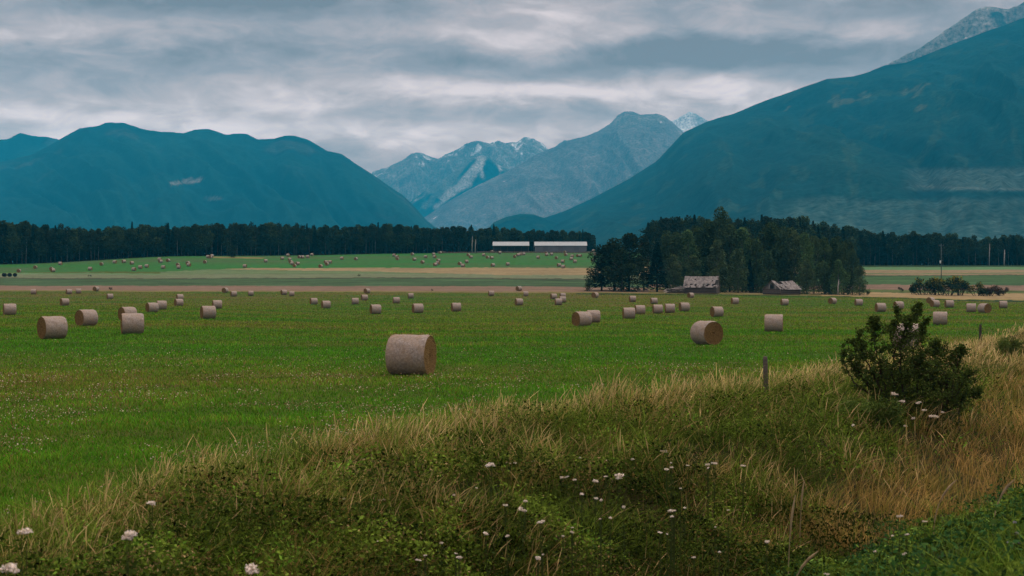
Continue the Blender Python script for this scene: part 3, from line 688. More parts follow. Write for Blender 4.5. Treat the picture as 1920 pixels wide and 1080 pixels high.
# ------------------------------------------------------------------ trees
def crown_broad(k, n, Hh=1.0, wr=0.26, z0=0.18, dense=1.0, base=(0.026, 0.038, 0.016)):
    g = np.random.default_rng(k); nl = g.integers(14, 20); L_ = []
    for i in range(nl):
        t_ = g.uniform(0, 1); zz = z0+(1-z0)*(0.08+0.84*t_); rad = wr*(math.sin(min(1, (t_*0.85+0.18))*pi)**0.6)
        a = g.uniform(0, 2*pi); q = g.uniform(0.15, 0.75)*rad
        L_.append((q*cos(a), q*sin(a), zz, g.uniform(0.09, 0.15)*(0.7+0.5*(1-t_)), g.uniform(0.7, 1.45)))
    L_.append((0, 0, 0.92, 0.08, 1.1))
    L_ = np.array(L_); idx = g.integers(0, len(L_), n); d = g.normal(size=(n, 3)); d /= np.linalg.norm(d, axis=1)[:, None]
    d *= (g.uniform(0.35, 1.1, n)**0.5)[:, None]; P = L_[idx, :3]+d*L_[idx, 3:4]*np.array([1, 1, 1.25])
    col = np.array(base)*L_[idx, 4:5]*g.uniform(0.7, 1.35, (n, 1))
    return P, col
HT = [.65, .8, .85, 1.0, 2.1, 2.8, 1.6, 3.2, 1.4, 2.4, 1.8]
def tree_mesh(kind, k, n, leaf, tone=1.0):
    g = np.random.default_rng(100+k); m = MB()
    if kind == 'broad':
        P, col = crown_broad(k, n, z0=g.uniform(0.12, 0.26) if tone == 1.0 else g.uniform(-.02, .06), wr=g.uniform(0.17, 0.24)); bark = (0.16, 0.15, 0.135) if k % 2 else (0.06, 0.055, 0.045)
        z0_=0
        m.tube([(0, 0, -0.02), (0.004, 0, .3), (-.004, .003, .6), (0, 0, .88)], [.013, .011, .007, .003], bark)
        for i in range(7):
            a = g.uniform(0, 2*pi); h0 = g.uniform(.25, .7); q = g.uniform(.08, .16)
            m.tube([(0, 0, h0), (q*.5*cos(a), q*.5*sin(a), h0+.07), (q*cos(a), q*sin(a), h0+.16)], [.005, .004, .0015], bark, 4)
    elif kind == 'birch':
        P, col = crown_broad(k, n, z0=g.uniform(0.42, 0.55), wr=g.uniform(0.12, 0.17), base=(0.024, 0.034, 0.015)); bark = (0.34, 0.32, 0.30)
        m.tube([(0, 0, -.02), (.01, 0, .4), (0, .01, .9)], [.008, .006, .002], bark)
        for i in range(6):
            a = g.uniform(0, 2*pi); h0 = g.uniform(.4, .75); m.tube([(0, 0, h0), (.09*cos(a), .09*sin(a), h0+.12)], [.003, .001], bark, 4)
    elif kind == 'spruce':
        t_ = g.uniform(0, 1, n)**0.75; zz = 0.06+0.93*t_; wr = g.uniform(.11, .15)
        tier = 0.5+0.5*np.abs(np.sin(zz*46+g.uniform(0, 6))); rad = wr*(1-t_)**0.85*(0.6+0.4*tier)+0.004
        a = g.uniform(0, 2*pi, n); rr = rad*g.uniform(0.2, 1, n)**0.5; P = np.stack([rr*np.cos(a), rr*np.sin(a), zz-0.25*rr], 1)
        col = np.array((0.011, 0.022, 0.014))*g.uniform(0.6, 1.5, (n, 1))
        m.tube([(0, 0, -.02), (0, 0, .5), (0, 0, .99)], [.011, .007, .001], (0.05, 0.04, 0.03))
    else:   # pine with open tiers
        nl = 12; L_ = np.stack([g.uniform(-.1, .1, nl), g.uniform(-.1, .1, nl), g.uniform(.42, .95, nl), g.uniform(.05, .09, nl)], 1); L_[:, :2] *= (1.25-L_[:, 2:3])*1.6
        idx = g.integers(0, nl, n); d = g.normal(size=(n, 3))*0.5; P = L_[idx, :3]+d*L_[idx, 3:4]*np.array([1.5, 1.5, .6]); col = np.array((0.014, 0.026, 0.016))*g.uniform(.6, 1.4, (n, 1))
        m.tube([(0, 0, -.02), (.004, 0, .5), (0, 0, .95)], [.010, .007, .002], (0.12, 0.08, 0.055))
        for l in L_: m.tube([(0, 0, l[2]-.05), tuple(l[:3])], [.003, .001], (0.10, 0.07, 0.05), 4)
    V, Q, Cc = leaves(P, g.uniform(.6, 1.4, n)*leaf, col*((HT[(k-40) % 11] if tone != 1 else g.uniform(.6, 1.5))*np.array((g.uniform(.75, 1.05), 1, g.uniform(.8, 1.1))) if kind == 'broad' else 1), up=0.5, aspect=0.75)
    crown = fast_mesh('crown', V, Q, Cc, M_TREE); trunk = m.mesh('trunk', M_BARK, True)
    return trunk, crown
TM = {kd: [tree_mesh(kd, k, n, lf) for k in range(c)] for kd, c, n, lf in [('broad', 6, 1900, .040), ('birch', 4, 1200, .036), ('spruce', 4, 1700, .034), ('pine', 2, 900, .034)]}
TMH = {kd: [tree_mesh(kd, 40+k, n, lf, 2.3) for k in range(c)] for kd, c, n, lf in [('broad', 11, 4200, .028), ('birch', 1, 3000, .026), ('spruce', 2, 4500, .024), ('pine', 1, 1600, .030)]}
TNAME = {'broad': 'broadleaf_tree', 'birch': 'birch_tree', 'spruce': 'spruce_tree', 'pine': 'pine_tree'}
def tree(kind, x, y, h, label, group=None, wide=1.0, hi=False, z=None, v=None):
    lib = (TMH if hi else TM)[kind]; tr, cr = lib[random.randrange(len(lib)) if v is None else v % len(lib)]
    r = bpy.data.objects.new(TNAME[kind], None); C.objects.link(r); r.empty_display_size = 1
    r.location = (x, y, float(height(x, y)) if z is None else z); r.rotation_euler = (0, 0, random.uniform(0, 2*pi)); r.scale = (h*wide, h*wide, h)
    r['label'] = label; r['category'] = 'tree'
    if group: r['group'] = group
    link('trunk', tr, r); link('crown', cr, r)
    return r
FOOT = ([0, 330, 700, 1000, 1115, 1220], [712, 762, 852, 902, 902, 902])
# the left wood: tree tops in pixels along the wood
LTOP = ([-60, 0, 60, 125, 170, 240, 300, 420, 540, 640, 720, 800, 880, 960, 1040, 1118], [412, 415, 418, 426, 427, 423, 421, 420, 420, 424, 420, 424, 426, 428, 432, 436])
wood_lab = {'broad': 'dark leafy tree', 'birch': 'pale-stemmed leafy tree', 'spruce': 'dark pointed spruce', 'pine': 'dark open-crowned pine'}
def wood_section(px):
    if px < 440: return 'in the dark wood left of the lone hill tree'
    if px < 820: return 'in the dark wood between the lone tree and the sheds'
    return 'in the dark wood behind the pale farm sheds'
def foot_d(px): return float(np.interp(px, *FOOT))
row = 0
for row, (step, off) in enumerate([(9.5, 3), (13.0, 9), (17.0, 16)]):
    px = -50.0
    while px < 1112:
        d = foot_d(px)+off+random.uniform(-2.5, 2.5); x = (px-960)/F*d; z = float(height(x, d))
        top = np.interp(px, *LTOP); h = (EYE+(540-top)/F*d)-z+random.uniform(-3.2, 0.4)
        kd = random.choices(['broad', 'birch', 'spruce', 'pine'], [6.5, 2.0, .9, .5])[0]
        if kd == 'spruce': h += random.uniform(-0.5, 2.2)
        tree(kd, x, d, h, '%s %s' % (wood_lab[kd], wood_section(px)), '%s trees %s' % (kd if kd != 'broad' else 'leafy', wood_section(px)), wide=random.uniform(.95, 1.35)*(1.1 if kd == 'broad' else .9), z=z)
        px += step*random.uniform(.6, 1.4)*(760/d)
def wood_mass(name, label, pxs, d0f, topf, depth, n, col, size, lowf=0.0):
    px = RNG.uniform(pxs[0], pxs[1], n); d = d0f(px)+RNG.uniform(0, 1, n)**0.8*depth; x = (px-960)/F*d; z = height(x, d)
    top = EYE+(540-topf(px, d))/F*d-2.0; cell = fbm(x*0.16, d*0.16, 7, 3); hmax = np.maximum(top-z-2.2+3.0*cell, 3)
    t_ = RNG.uniform(lowf, 1, n)**0.85; P = np.stack([x, d, z+hmax*t_], 1)
    c = np.array(col)*(0.75+0.8*(cell[:, None]+.4))*RNG.uniform(.6, 1.4, (n, 1))
    pile(name, [leaves(P, RNG.uniform(.5, 1.2, n)*size, c, up=.5, aspect=.8)], M_TREE, kind='stuff', label=label)
wood_mass('forest', 'deep dark interior of the wood behind the green slope', (-120, 1116), lambda p: np.interp(p, *FOOT)+8, lambda p, d: np.interp(p, *LTOP), 60, 60000, (0.016, 0.024, 0.012), 2.2)
# right wood beyond the fields and the wooded rise behind the clump
RTOP = ([1150, 1210, 1232, 1260, 1300, 1345, 1400, 1440, 1480, 1520, 1560, 1600, 1650, 1700, 1760, 1800, 1850, 1900, 1960, 2100], [455, 424, 410, 405, 407, 409, 414, 404, 406, 412, 420, 426, 437, 434, 437, 442, 447, 437, 442, 440])
RFOOT = ([1180, 1220, 1480, 1540, 1600, 1620, 2100], [690, 690, 700, 730, 790, 815, 820])
nr_ = 0
for off, step in [(2, 10.5), (10, 14), (18, 18)]:
    px = 1215.0
    while px < 1985:
        d = float(np.interp(px, *RFOOT))+off+random.uniform(-2, 2); x = (px-960)/F*d; z = float(height(x, d))
        h = (EYE+(540-np.interp(px, *RTOP))/F*d)-z+random.uniform(-3.0, 0.3)
        kd = random.choices(['broad', 'birch', 'spruce', 'pine'], [5.5, 1.4, 1.4, .6])[0]
        if kd == 'spruce': h += random.uniform(-.3, 2.4)
        sec = 'on the wooded rise behind the leafy clump' if px < 1560 else 'in the dark wood beyond the right hand fields'.replace('right hand ', 'striped ')
        tree(kd, x, d, h, '%s %s' % (wood_lab[kd], sec), '%s trees %s' % (kd if kd != 'broad' else 'leafy', sec), wide=random.uniform(.95, 1.3), z=z)
        px += step*random.uniform(.6, 1.4)
wood_mass('forest', 'dark interior of the wood behind the right fields and the rise', (1215, 2000), lambda p: np.interp(p, *RFOOT)+8, lambda p, d: np.interp(p, *RTOP), 60, 40000, (0.016, 0.025, 0.012), 2.0)
tree('pine', *at(1215, 640)[:2], 18.5, 'open-crowned pine standing free at the left end of the wooded rise', wide=1.3, hi=True)
# the clump beside the ruined barns: px, top py, distance, kind, width factor, label
CL = [(1128, 462, 452, 'broad', 1.9, 'round leafy tree at the left end of the clump, low crown'),
 (1152, 450, 456, 'broad', 1.75, 'dark round tree, second from the left end of the clump'),
 (1180, 441, 450, 'broad', 1.7, 'tallest round-topped tree in the left group of the clump'),
 (1166, 470, 446, 'broad', 1.7, 'small tree filling the front between the leftmost round trees'),
 (1207, 445, 462, 'broad', 1.2, 'slim tree behind the sunlit gap left of the black spruce'),
 (1232, 456, 446, 'spruce', 2.1, 'blackish broad spruce left of the ruined barns'),
 (1250, 436, 470, 'broad', 1.1, 'mid-green tree just behind the blackish spruce'),
 (1268, 440, 462, 'broad', 1.1, 'mid-green tree right of the blackish spruce'),
 (1263, 480, 450, 'broad', 1.3, 'bushy lower tree above the collapsed lean-to'),
 (1290, 434, 466, 'broad', 1.0, 'narrow green tree above the left edge of the first barn'),
 (1300, 482, 456, 'broad', 1.5, 'bright green bushy tree directly behind the first barn'),
 (1312, 430, 472, 'broad', 1.1, 'tall tree behind the first barn roof ridge'),
 (1330, 418, 470, 'broad', 1.0, 'tall dark tree left of the highest one in the clump'),
 (1350, 392, 468, 'broad', .95, 'highest tree of the clump, narrow top rising above the rise'),
 (1368, 425, 460, 'broad', 1.1, 'full tree just right of the highest one'),
 (1345, 452, 452, 'broad', 1.1, 'tree hanging over the right gable of the first barn'),
 (1392, 430, 462, 'broad', 1.2, 'wide dark tree midway between both barns'),
 (1384, 470, 450, 'broad', 1.3, 'lower bushy tree in the gap between both barns'),
 (1418, 450, 458, 'broad', 1.1, 'medium tree behind the left slope of the second barn'),
 (1446, 420, 466, 'broad', 1.05, 'tall tree straight behind the second barn'),
 (1470, 428, 460, 'broad', 1.0, 'tree rising behind the second barn ridge'),
 (1440, 474, 452, 'broad', 1.2, 'low dark tree close behind the second barn gable'),
 (1490, 436, 458, 'broad', .9, 'slim poplar-like tree right of the second barn'),
 (1508, 440, 454, 'broad', .9, 'second slim tree right of the second barn'),
 (1526, 446, 456, 'broad', .95, 'slim tree left of the pale bare stem'),
 (1546, 448, 450, 'broad', .85, 'tree above the pale bare stem near the clump end'),
 (1564, 450, 456, 'broad', .9, 'tree right of the pale bare stem'),
 (1582, 458, 450, 'broad', .9, 'last tall tree at the right end of the clump'),
 (1598, 470, 454, 'broad', .9, 'shorter tree ending the clump on the right'),
 (1512, 490, 446, 'broad', 1.2, 'low bushy tree in front of the slim right trees'),
 (1572, 490, 446, 'broad', 1.2, 'low bushy tree at the right foot of the clump'),
 (1612, 502, 448, 'broad', 1.5, 'small round bush-like tree standing off the right end'),
 (1406, 488, 455, 'spruce', 1.3, 'small dark spruce between the barns')]
for i, (px, py, d, kd, wd, lb) in enumerate(CL):
    x, y, z = at(px, d); h = EYE+(540-py)/F*d-z+0.4
    tree(kd, x, y, h, lb, 'trees of the clump beside the ruined barns', wide=wd*(1.0 if kd == 'broad' else 1.0), hi=True, v=(i % 4 if i < 5 else 4+(i*5) % 7))
for i in range(34):
    px = random.uniform(1290, 1600); d = random.uniform(475, 560); x, y, z = at(px, d)
    top = np.interp(px, [1240, 1290, 1350, 1400, 1450, 1500, 1600], [432, 424, 416, 420, 418, 428, 448])+random.uniform(0, 22)
    tree('broad', x, y, EYE+(540-top)/F*d-z, 'leafy tree inside the clump, seen only between the front trees', 'inner trees of the clump', wide=random.uniform(.9, 1.2))
lone = tree('broad', *at(437, 752)[:2], 6.2, 'lone small round tree on the green slope before the dark wood', wide=2.2, hi=True)
# pale dead trunks
def snag(px, py0, py1, d, lab, r=.22):
    x, y, z = at(px, d); h = (py0-py1)/F*d; m = MB()
    m.tube([(0, 0, -.3), (.05, 0, h*.5), (.3, 0, h)], [r, r*.8, r*.3], (0.42, 0.40, 0.38)); m.tube([(.05, 0, h*.6), (.7, .1, h*.8)], [r*.3, .03], (0.4, 0.38, 0.36), 4)
    o = link('dead_tree', m.mesh('dead_tree', M_BARK, True), None, lab, 'dead tree'); o.location = (x, y, z)
snag(1883, 497, 467, 808, 'pale leaning dead trunk before the dark wood at the right', .42)
snag(1855, 496, 455, 812, 'thin pale dead trunk left of the leaning one at right', .28)
snag(1571, 549, 520, 443, 'pale bare stem at the foot of the clump', .24)
snag(885, 473, 440, 846, 'thin pale bare trunk in the dark wood left of the sheds', .30)
snag(891, 473, 446, 848, 'forked pale trunk right beside the thin bare one', .35)

# bushes
def bush(px, py, wpx, hpx, lab, base=(0.03, 0.05, 0.02), yel=0.0, n=1500, group=None, d=None, dark=1.0, name='bush'):
    x, y, z = pt(px, py) if d is None else at(px, d); sc_ = y/F; wm, hm = wpx*sc_, hpx*sc_
    nl = max(5, int(wpx/4)); L_ = np.stack([RNG.uniform(-.42, .42, nl)*wm, RNG.uniform(-.3, .3, nl)*wm*.6, RNG.uniform(.25, .75, nl)*hm], 1)
    rad = RNG.uniform(.16, .3, nl)*hm*1.1; idx = RNG.integers(0, nl, n); dd_ = RNG.normal(size=(n, 3)); dd_ /= np.linalg.norm(dd_, axis=1)[:, None]
    P = L_[idx]+dd_*rad[idx, None]*RNG.uniform(.3, 1.1, n)[:, None]; P[:, 2] = np.maximum(P[:, 2], .02)
    tone = RNG.uniform(.6, 1.5, nl)[idx, None]; col = np.array(base)*tone*RNG.uniform(.7, 1.3, (n, 1))
    if yel > 0:
        m_ = (RNG.random(n) < yel*np.clip(P[:, 2]/hm*1.6-.3, 0, 1)*(tone[:, 0] > .9)*1.6); col[m_] = np.array((0.19, 0.17, 0.02))*RNG.uniform(.6, 1.2, (m_.sum(), 1))
    r = bpy.data.objects.new(name, None); C.objects.link(r); r.location = (x, y, z); r['label'] = lab; r['category'] = 'bush'
    if group: r['group'] = group
    V, Q, Cc = leaves(P, RNG.uniform(.6, 1.3, n)*max(.05, .10*hm if n < 6000 else .05*hm), col, up=.4); link('foliage', fast_mesh('foliage', V, Q, Cc, M_TREE), r)
    m = MB()
    for l in L_[:7]: m.tube([(l[0]*.4, l[1]*.4, -.05), tuple(l*np.array((.8, .8, .6))), tuple(l)], [.02*hm, .014*hm, .006*hm], (0.06, 0.05, 0.04), 4)
    link('stem', m.mesh('stem', M_BARK), r)
    return r
bush(1630, 790, 130, 62, 'low green bramble mound spreading left from the foot of the big shrub', base=(0.075, 0.115, 0.028), d=30.5, n=9000, name='bramble')
bush(1560, 770, 110, 46, 'yellowish green bramble patch on the bank left of the big shrub', base=(0.105, 0.135, 0.03), d=31.5, n=7000, name='bramble')
G_ = 'bushes by the stubble strip'
bush(1730, 552, 50, 36, 'dark green bush at the left of the yellow-tinged row', yel=.15, group=G_, d=462)
bush(1757, 552, 36, 38, 'yellow-green bush standing left of the utility pole foot', yel=.7, group=G_, d=463)
bush(1779, 552, 40, 36, 'dark bush in the middle of the yellow-tinged row', yel=.25, group=G_, d=461)
bush(1800, 552, 30, 38, 'bright yellow topped bush at the right of the row', yel=.8, group=G_, d=463)
bush(1832, 553, 36, 28, 'low bush with yellow top, left in the small right group', yel=.5, group=G_, d=462)
bush(1857, 553, 30, 24, 'rust-brown low bush in the small right group', base=(0.055, 0.035, 0.02), group=G_, d=462)
bush(1878, 553, 26, 20, 'small rust-brown bush ending the right group', base=(0.06, 0.04, 0.025), group=G_, d=464)
bush(1690, 546, 16, 9, 'small round dark bush alone on the brown soil strip', base=(0.02, 0.03, 0.015), d=482, n=700)
bush(208, 544, 11, 7, 'tiny dark bush on the left brown strip', base=(0.008, 0.012, 0.006), d=440, n=400)
bush(809, 546, 8, 5, 'tiny dark tuft on the brown strip above the largest bale', base=(0.012, 0.016, 0.008), d=438, n=300)
bush(168, 524, 7, 6, 'tiny round dark bush in the pale field at left', base=(0.008, 0.012, 0.006), d=575, n=300)
bush(673, 520, 7, 6, 'tiny dark bush at the edge of the long stubble strip', base=(0.006, 0.01, 0.005), d=585, n=300)
bush(1104, 545, 14, 26, 'thin sapling thicket at the left foot of the leafy clump', base=(0.035, 0.06, 0.025), d=447, n=500)
bush(1908, 692, 80, 50, 'rounded green bush on the bank at the right edge', base=(0.085, 0.12, 0.03), d=62, n=14000)
bush(1625, 549, 26, 14, 'low light green bush at the right foot of the clump', base=(0.06, 0.09, 0.03), d=450, n=700)
bush(1495, 549, 26, 18, 'green bush right of the second ruined barn', base=(0.05, 0.085, 0.03), d=441, n=900)
for i, px in enumerate((8, 18, 28)):     # three dark wrapped bales far left
    x, y, z = at(px, 582); m = MB(); m.tube([(-.75, 0, .75), (-.7, 0, .75), (.7, 0, .75), (.75, 0, .75)], [.68, .76, .76, .68], (0.008, 0.009, 0.011), 20)
    o = link('wrapped_bale', m.mesh('wrapped_bale', M_BARK, True), None, ['dark wrapped bale nearest the left edge, leftmost of three', 'middle one of three dark wrapped bales at far left', 'rightmost of three dark wrapped bales at far left'][i], 'bale', 'dark wrapped bales')
    o.location = (x, y, z); o.rotation_euler = (0, 0, radians(80+10*i))

# ------------------------------------------------------------------ farm sheds on the rise
def m_metal(t, out):
    p = oc(t); wv = t.new('ShaderNodeTexWave', bands_direction='X'); t.l.new(p, wv.inputs[0]); wv.inputs['Scale'].default_value = 1.2
    n = t.noise(p, .6, 4, .6); v = t.new('ShaderNodeVectorMath', operation='SCALE'); t.put(v.inputs[0], vcol(t)); t.put(v.inputs['Scale'], t.math('MULTIPLY', t.mapr(n, .3, .7, .88, 1.1), t.mapr(wv.outputs['Fac'], 0, 1, .9, 1.05)))
    pbsdf(t, out, v.outputs[0], .5, .3)
M_METAL = material('sheet_metal', m_metal)
def shed(px0, px1, d, lab, walled):
    xa, xb = (px0-960)/F*d, (px1-960)/F*d; Lm = xb-xa; cx = (xa+xb)/2; z = float(height(cx, d)); D_ = 11.0
    eave, ridge = 3.1, 5.6
    z = EYE+(540-453)/F*d-ridge
    r = bpy.data.objects.new('farm_shed', None); C.objects.link(r); r.location = (cx, d, z); r['label'] = lab; r['category'] = 'shed'; r['group'] = 'long pale roofed farm sheds'
    m = MB(); hx = Lm/2+.4; hy = D_/2+.4; tk = .12
    for sg in (-1, 1):
        V = [(-hx, sg*hy, eave-.1), (hx, sg*hy, eave-.1), (hx, 0, ridge), (-hx, 0, ridge)]; V += [(a, b, c-tk) for a, b, c in V]
        m.add(V, [(0, 1, 2, 3), (4, 7, 6, 5), (0, 4, 5, 1), (1, 5, 6, 2), (3, 7, 4, 0)], (0.32, 0.365, 0.40))
    m.box((0, 0, ridge+.03), (Lm+.9, .5, .08), (0.30, 0.34, 0.38)); link('roof', m.mesh('roof', M_METAL), r)
    m = MB(); zb = -3.0
    if walled:
        m.box((0, -D_/2+.1, (eave-.2+zb)/2), (Lm, .14, eave-.2-zb), (0.12, 0.125, 0.15)); m.box((0, D_/2-.1, (eave-.2+zb)/2), (Lm, .14, eave-.2-zb), (0.12, 0.12, 0.14))
        for sx in (-1, 1): m.box((sx*(Lm/2-.1), 0, (eave-.2+zb)/2), (.14, D_-.4, eave-.2-zb), (0.2, 0.2, 0.22))
        link('wall', m.mesh('wall', M_METAL), r)
        for k in range(3): 
            mm = MB().box((-Lm*.3+k*Lm*.3, -D_/2-.03, 1.2), (3.0, .08, 2.4), (0.10, 0.10, 0.12)); link('door', mm.mesh('door', M_METAL), r)
    else:
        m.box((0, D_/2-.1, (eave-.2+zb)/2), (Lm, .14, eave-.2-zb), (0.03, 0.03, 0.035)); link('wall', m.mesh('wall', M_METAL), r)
        n = int(Lm/4)
        for k in range(n+1):
            mm = MB().box((-Lm/2+.15+k*(Lm-.3)/n, -D_/2+.1, (eave-.2+zb)/2), (.22, .22, eave-.2-zb), (0.16, 0.13, 0.10)); link('post', mm.mesh('post', M_BARK), r)
    for sx in (-1, 1):
        V = [(sx*(Lm/2), -D_/2, eave-.25), (sx*(Lm/2), D_/2, eave-.25), (sx*(Lm/2), 0, ridge-.2)]; V += [(a-sx*.1, b, c) for a, b, c in V]
        mm = MB().add(V, [(0, 1, 2, 2), (3, 5, 4, 4), (0, 3, 4, 1), (1, 4, 5, 2), (2, 5, 3, 0)], (0.45, 0.46, 0.5)); link('gable', mm.mesh('gable', M_METAL), r)
shed(925, 991, 872, 'shorter open-fronted farm shed with dark bays before the wood', False)
shed(1003, 1099, 868, 'longer grey-walled farm shed with pale roof before the wood', True)
# low bank of dry weeds in front of the sheds
n = 9000; px = RNG.uniform(820, 1118, n); d = RNG.uniform(858, 866, n); x = (px-960)/F*d; z = height(x, d)
P = np.stack([x, d, z+RNG.uniform(0, 1.1, n)*(.5+.5*(fbm(px*.02, px*0, 3, 3)+.5))], 1)
pile('dry_weeds', [leaves(P, RNG.uniform(.2, .5, n), np.array((0.15, 0.11, 0.10))*RNG.uniform(.6, 1.3, (n, 1)), up=.2)], M_TREE, kind='stuff', label='reddish dry weeds along the foot of the sheds')

# ------------------------------------------------------------------ ruined log barns
def m_wood(t, out):
    p = oc(t); mp = t.new('ShaderNodeMapping'); t.l.new(p, mp.inputs[0]); mp.inputs['Scale'].default_value = (1.2, 1.2, 5)
    n = t.noise(mp.outputs[0], 2.0, 6, .7); n2 = t.noise(p, 7, 4, .7)
    v = t.new('ShaderNodeVectorMath', operation='SCALE'); t.put(v.inputs[0], vcol(t)); t.put(v.inputs['Scale'], t.math('MULTIPLY', t.mapr(n, .3, .7, .55, 1.35), t.mapr(n2, .3, .7, .8, 1.2)))
    pbsdf(t, out, v.outputs[0], .95, .05, n, .5, .05)
M_WOOD = material('weathered_wood', m_wood)
def plank_roof(m, p0, u, v, nu_, nv_, col, holes, sag=0.0):
    """planks laid from the eave p0 along u (length) and v (slope); holes leave planks out"""
    p0, u, v = (np.array(q, float) for q in (p0, u, v)); nrm = np.cross(u, v); nrm /= np.linalg.norm(nrm)
    for i in range(nu_):
        for j in range(nv_):
            a, b = (i+.5)/nu_, (j+.5)/nv_
            if holes(a, b): continue
            o = p0+u*(i/nu_)+v*(j/nv_)+nrm*(.05+random.uniform(-.025, .035))-np.array((0, 0, sag*math.sin(a*pi)*b)); du = u/nu_*.985; dv = v/nv_*1.04
            V = [o, o+du, o+du+dv, o+dv]; V += [q-nrm*.04 for q in V]; k = random.uniform(.65, 1.25)
            m.add(V, [(0, 1, 2, 3), (4, 7, 6, 5), (0, 4, 5, 1), (1, 5, 6, 2), (2, 6, 7, 3), (3, 7, 4, 0)], np.array(col)*k)
def barn(px0, px1, pytop, d, rot, lab, variant):
    cx = ((px0+px1)/2-960)/F*d; z = float(height(cx, d)); Lm = (px1-px0)/F*d
    r = bpy.data.objects.new('ruined_barn', None); C.objects.link(r); r.location = (cx, d, z); r.rotation_euler = (0, 0, rot); r['label'] = lab; r['category'] = 'barn'
    H_ = EYE+(540-pytop)/F*d-z; Dp = 6.5; ev = H_*.40; hx = Lm/2
    grey = (0.215, 0.20, 0.20); dark = (0.085, 0.07, 0.065)
    for nm, sy in (('log_wall', -1), ('log_wall', 1)):
        m = MB(); nlog = 7
        for k in range(nlog):
            zz = ev*(k+.5)/nlog; m.tube([(-hx+.3, sy*Dp/2, zz), (hx-.3, sy*Dp/2, zz+random.uniform(-.03, .03))], ev/nlog*.52, np.array(dark)*random.uniform(.7, 1.4), 7)
        link(nm, m.mesh(nm, M_WOOD), r)
    for sx in (-1, 1):
        m = MB(); nlog = 7
        for k in range(nlog):
            zz = ev*(k+.5)/nlog; m.tube([(sx*(hx-.35), -Dp/2-.3, zz+.04), (sx*(hx-.35), Dp/2+.3, zz+.04)], ev/nlog*.52, np.array(dark)*random.uniform(.8, 1.5), 7)
        link('log_wall', m.mesh('log_wall', M_WOOD), r)
        m = MB(); nb = 13      # gable boards, some missing
        for k in range(nb):
            y0 = -Dp/2+Dp*(k+.5)/nb; hh = (H_-.15-ev)*(1-abs(y0)/(Dp/2))
            if hh < .15 or (sx == (1 if variant == 0 else -1) and k in (5, 6, 7)): 
                if hh < .15: continue
                m.box((sx*(hx-.38), y0, ev+hh*.88), (.05, Dp/nb*.93, hh*.24), np.array(grey)*random.uniform(.6, 1.1)); continue
            m.box((sx*(hx-.38), y0, ev+hh/2), (.05, Dp/nb*.93, hh), np.array(grey)*random.uniform(.5, 1.1))
        link('gable', m.mesh('gable', M_WOOD), r)
    m = MB()
    if variant == 0:
        hol = lambda a, b: (b < .38 and random.random() < (.42 if a > .7 else .22)) or (a > .93 and .2 < b < .7) or random.random() < .02
        plank_roof(m, (-hx, -Dp/2-.5, ev-.35), (2*hx, 0, 0), (0, Dp/2+.5, H_-ev+.35), 26, 9, grey, hol, .12)
        plank_roof(m, (hx, Dp/2+.5, ev-.35), (-2*hx, 0, 0), (0, -Dp/2-.5, H_-ev+.35), 24, 8, grey, lambda a, b: random.random() < .05, .12)
    else:
        plank_roof(m, (-hx, -Dp/2-.5, ev-.2), (2*hx, 0, 0), (0, Dp/2+.5, H_-ev+.2), 22, 9, grey, lambda a, b: (.20 < a < .40 and b > .62) or (a < .5 and b < .5 and random.random() < .3) or random.random() < .02, .35)
        plank_roof(m, (hx, Dp/2+.5, ev-.2), (-2*hx, 0, 0), (0, -Dp/2-.5, H_-ev+.2), 22, 8, grey, lambda a, b: (.6 < a < .85 and b > .6), .35)
    link('roof', m.mesh('roof', M_WOOD), r)
    for k in range(6):
        xk = -hx+.6+k*(2*hx-1.2)/5
        for sy in (-1, 1):
            m = MB().tube([(xk, sy*(Dp/2+.1), ev-.1), (xk, sy*.03, H_-.12)], .06, np.array(dark)*.9, 5); link('rafter', m.mesh('rafter', M_WOOD), r)
    return r, (cx, d, z, hx, ev, Dp)
barn(1284, 1348, 518, 437, radians(-16), 'larger ruined log barn with holed grey roof and open right gable', 0)
barn(1436, 1496, 526, 438, radians(38), 'smaller sagging log barn with broken ridge and dark left opening', 1)
# collapsed lean-to left of the first barn
x, y, z = at(1266, 436); m = MB()
for k in range(85):
    c = np.array((random.uniform(-2.9, 2.6), random.uniform(-1.5, 1.5), 0)); c[2] = max(.15, 2.4*(.62+.12*c[0])*(1-abs(c[1])/2.6)+random.uniform(-.2, .25))
    m.box(c, (random.uniform(1.2, 2.6), .22, .05), np.array((0.50, 0.47, 0.46))*random.uniform(.4, 1.3), random.uniform(-.5, .5), (random.uniform(-.3, .3), random.uniform(-.35, .35), 0))
for k in range(6): m.tube([(-2.8, -1.4, .12+.2*k), (2.6, -1.4, .14+.2*k)], .1, (0.07, 0.055, 0.05), 6)
o = link('collapsed_shed', m.mesh('collapsed_shed', M_WOOD), None, 'collapsed heap of grey boards against the larger ruined barn', 'shed'); o.location = (x, y, z)
# light scrap sheet right of the second barn
x, y, z = at(1500, 447); m = MB()
for k in range(4): m.box((k*.9-1.2, random.uniform(-.3, .3), 2.7-k*.32), (1.3, .9, .04), (0.42, 0.47, 0.38), random.uniform(-.3, .3), (.5, .25, 0))
for k in range(2): m.tube([(k*1.6-1, 0, -.1), (k*1.6-1, 0, 2.5-.4*k)], .06, (0.08, 0.07, 0.06), 5)
o = link('sheet_canopy', m.mesh('sheet_canopy', M_METAL), None, 'pale torn sheeting on poles right of the second ruined barn', 'canopy'); o.location = (x, y, z)

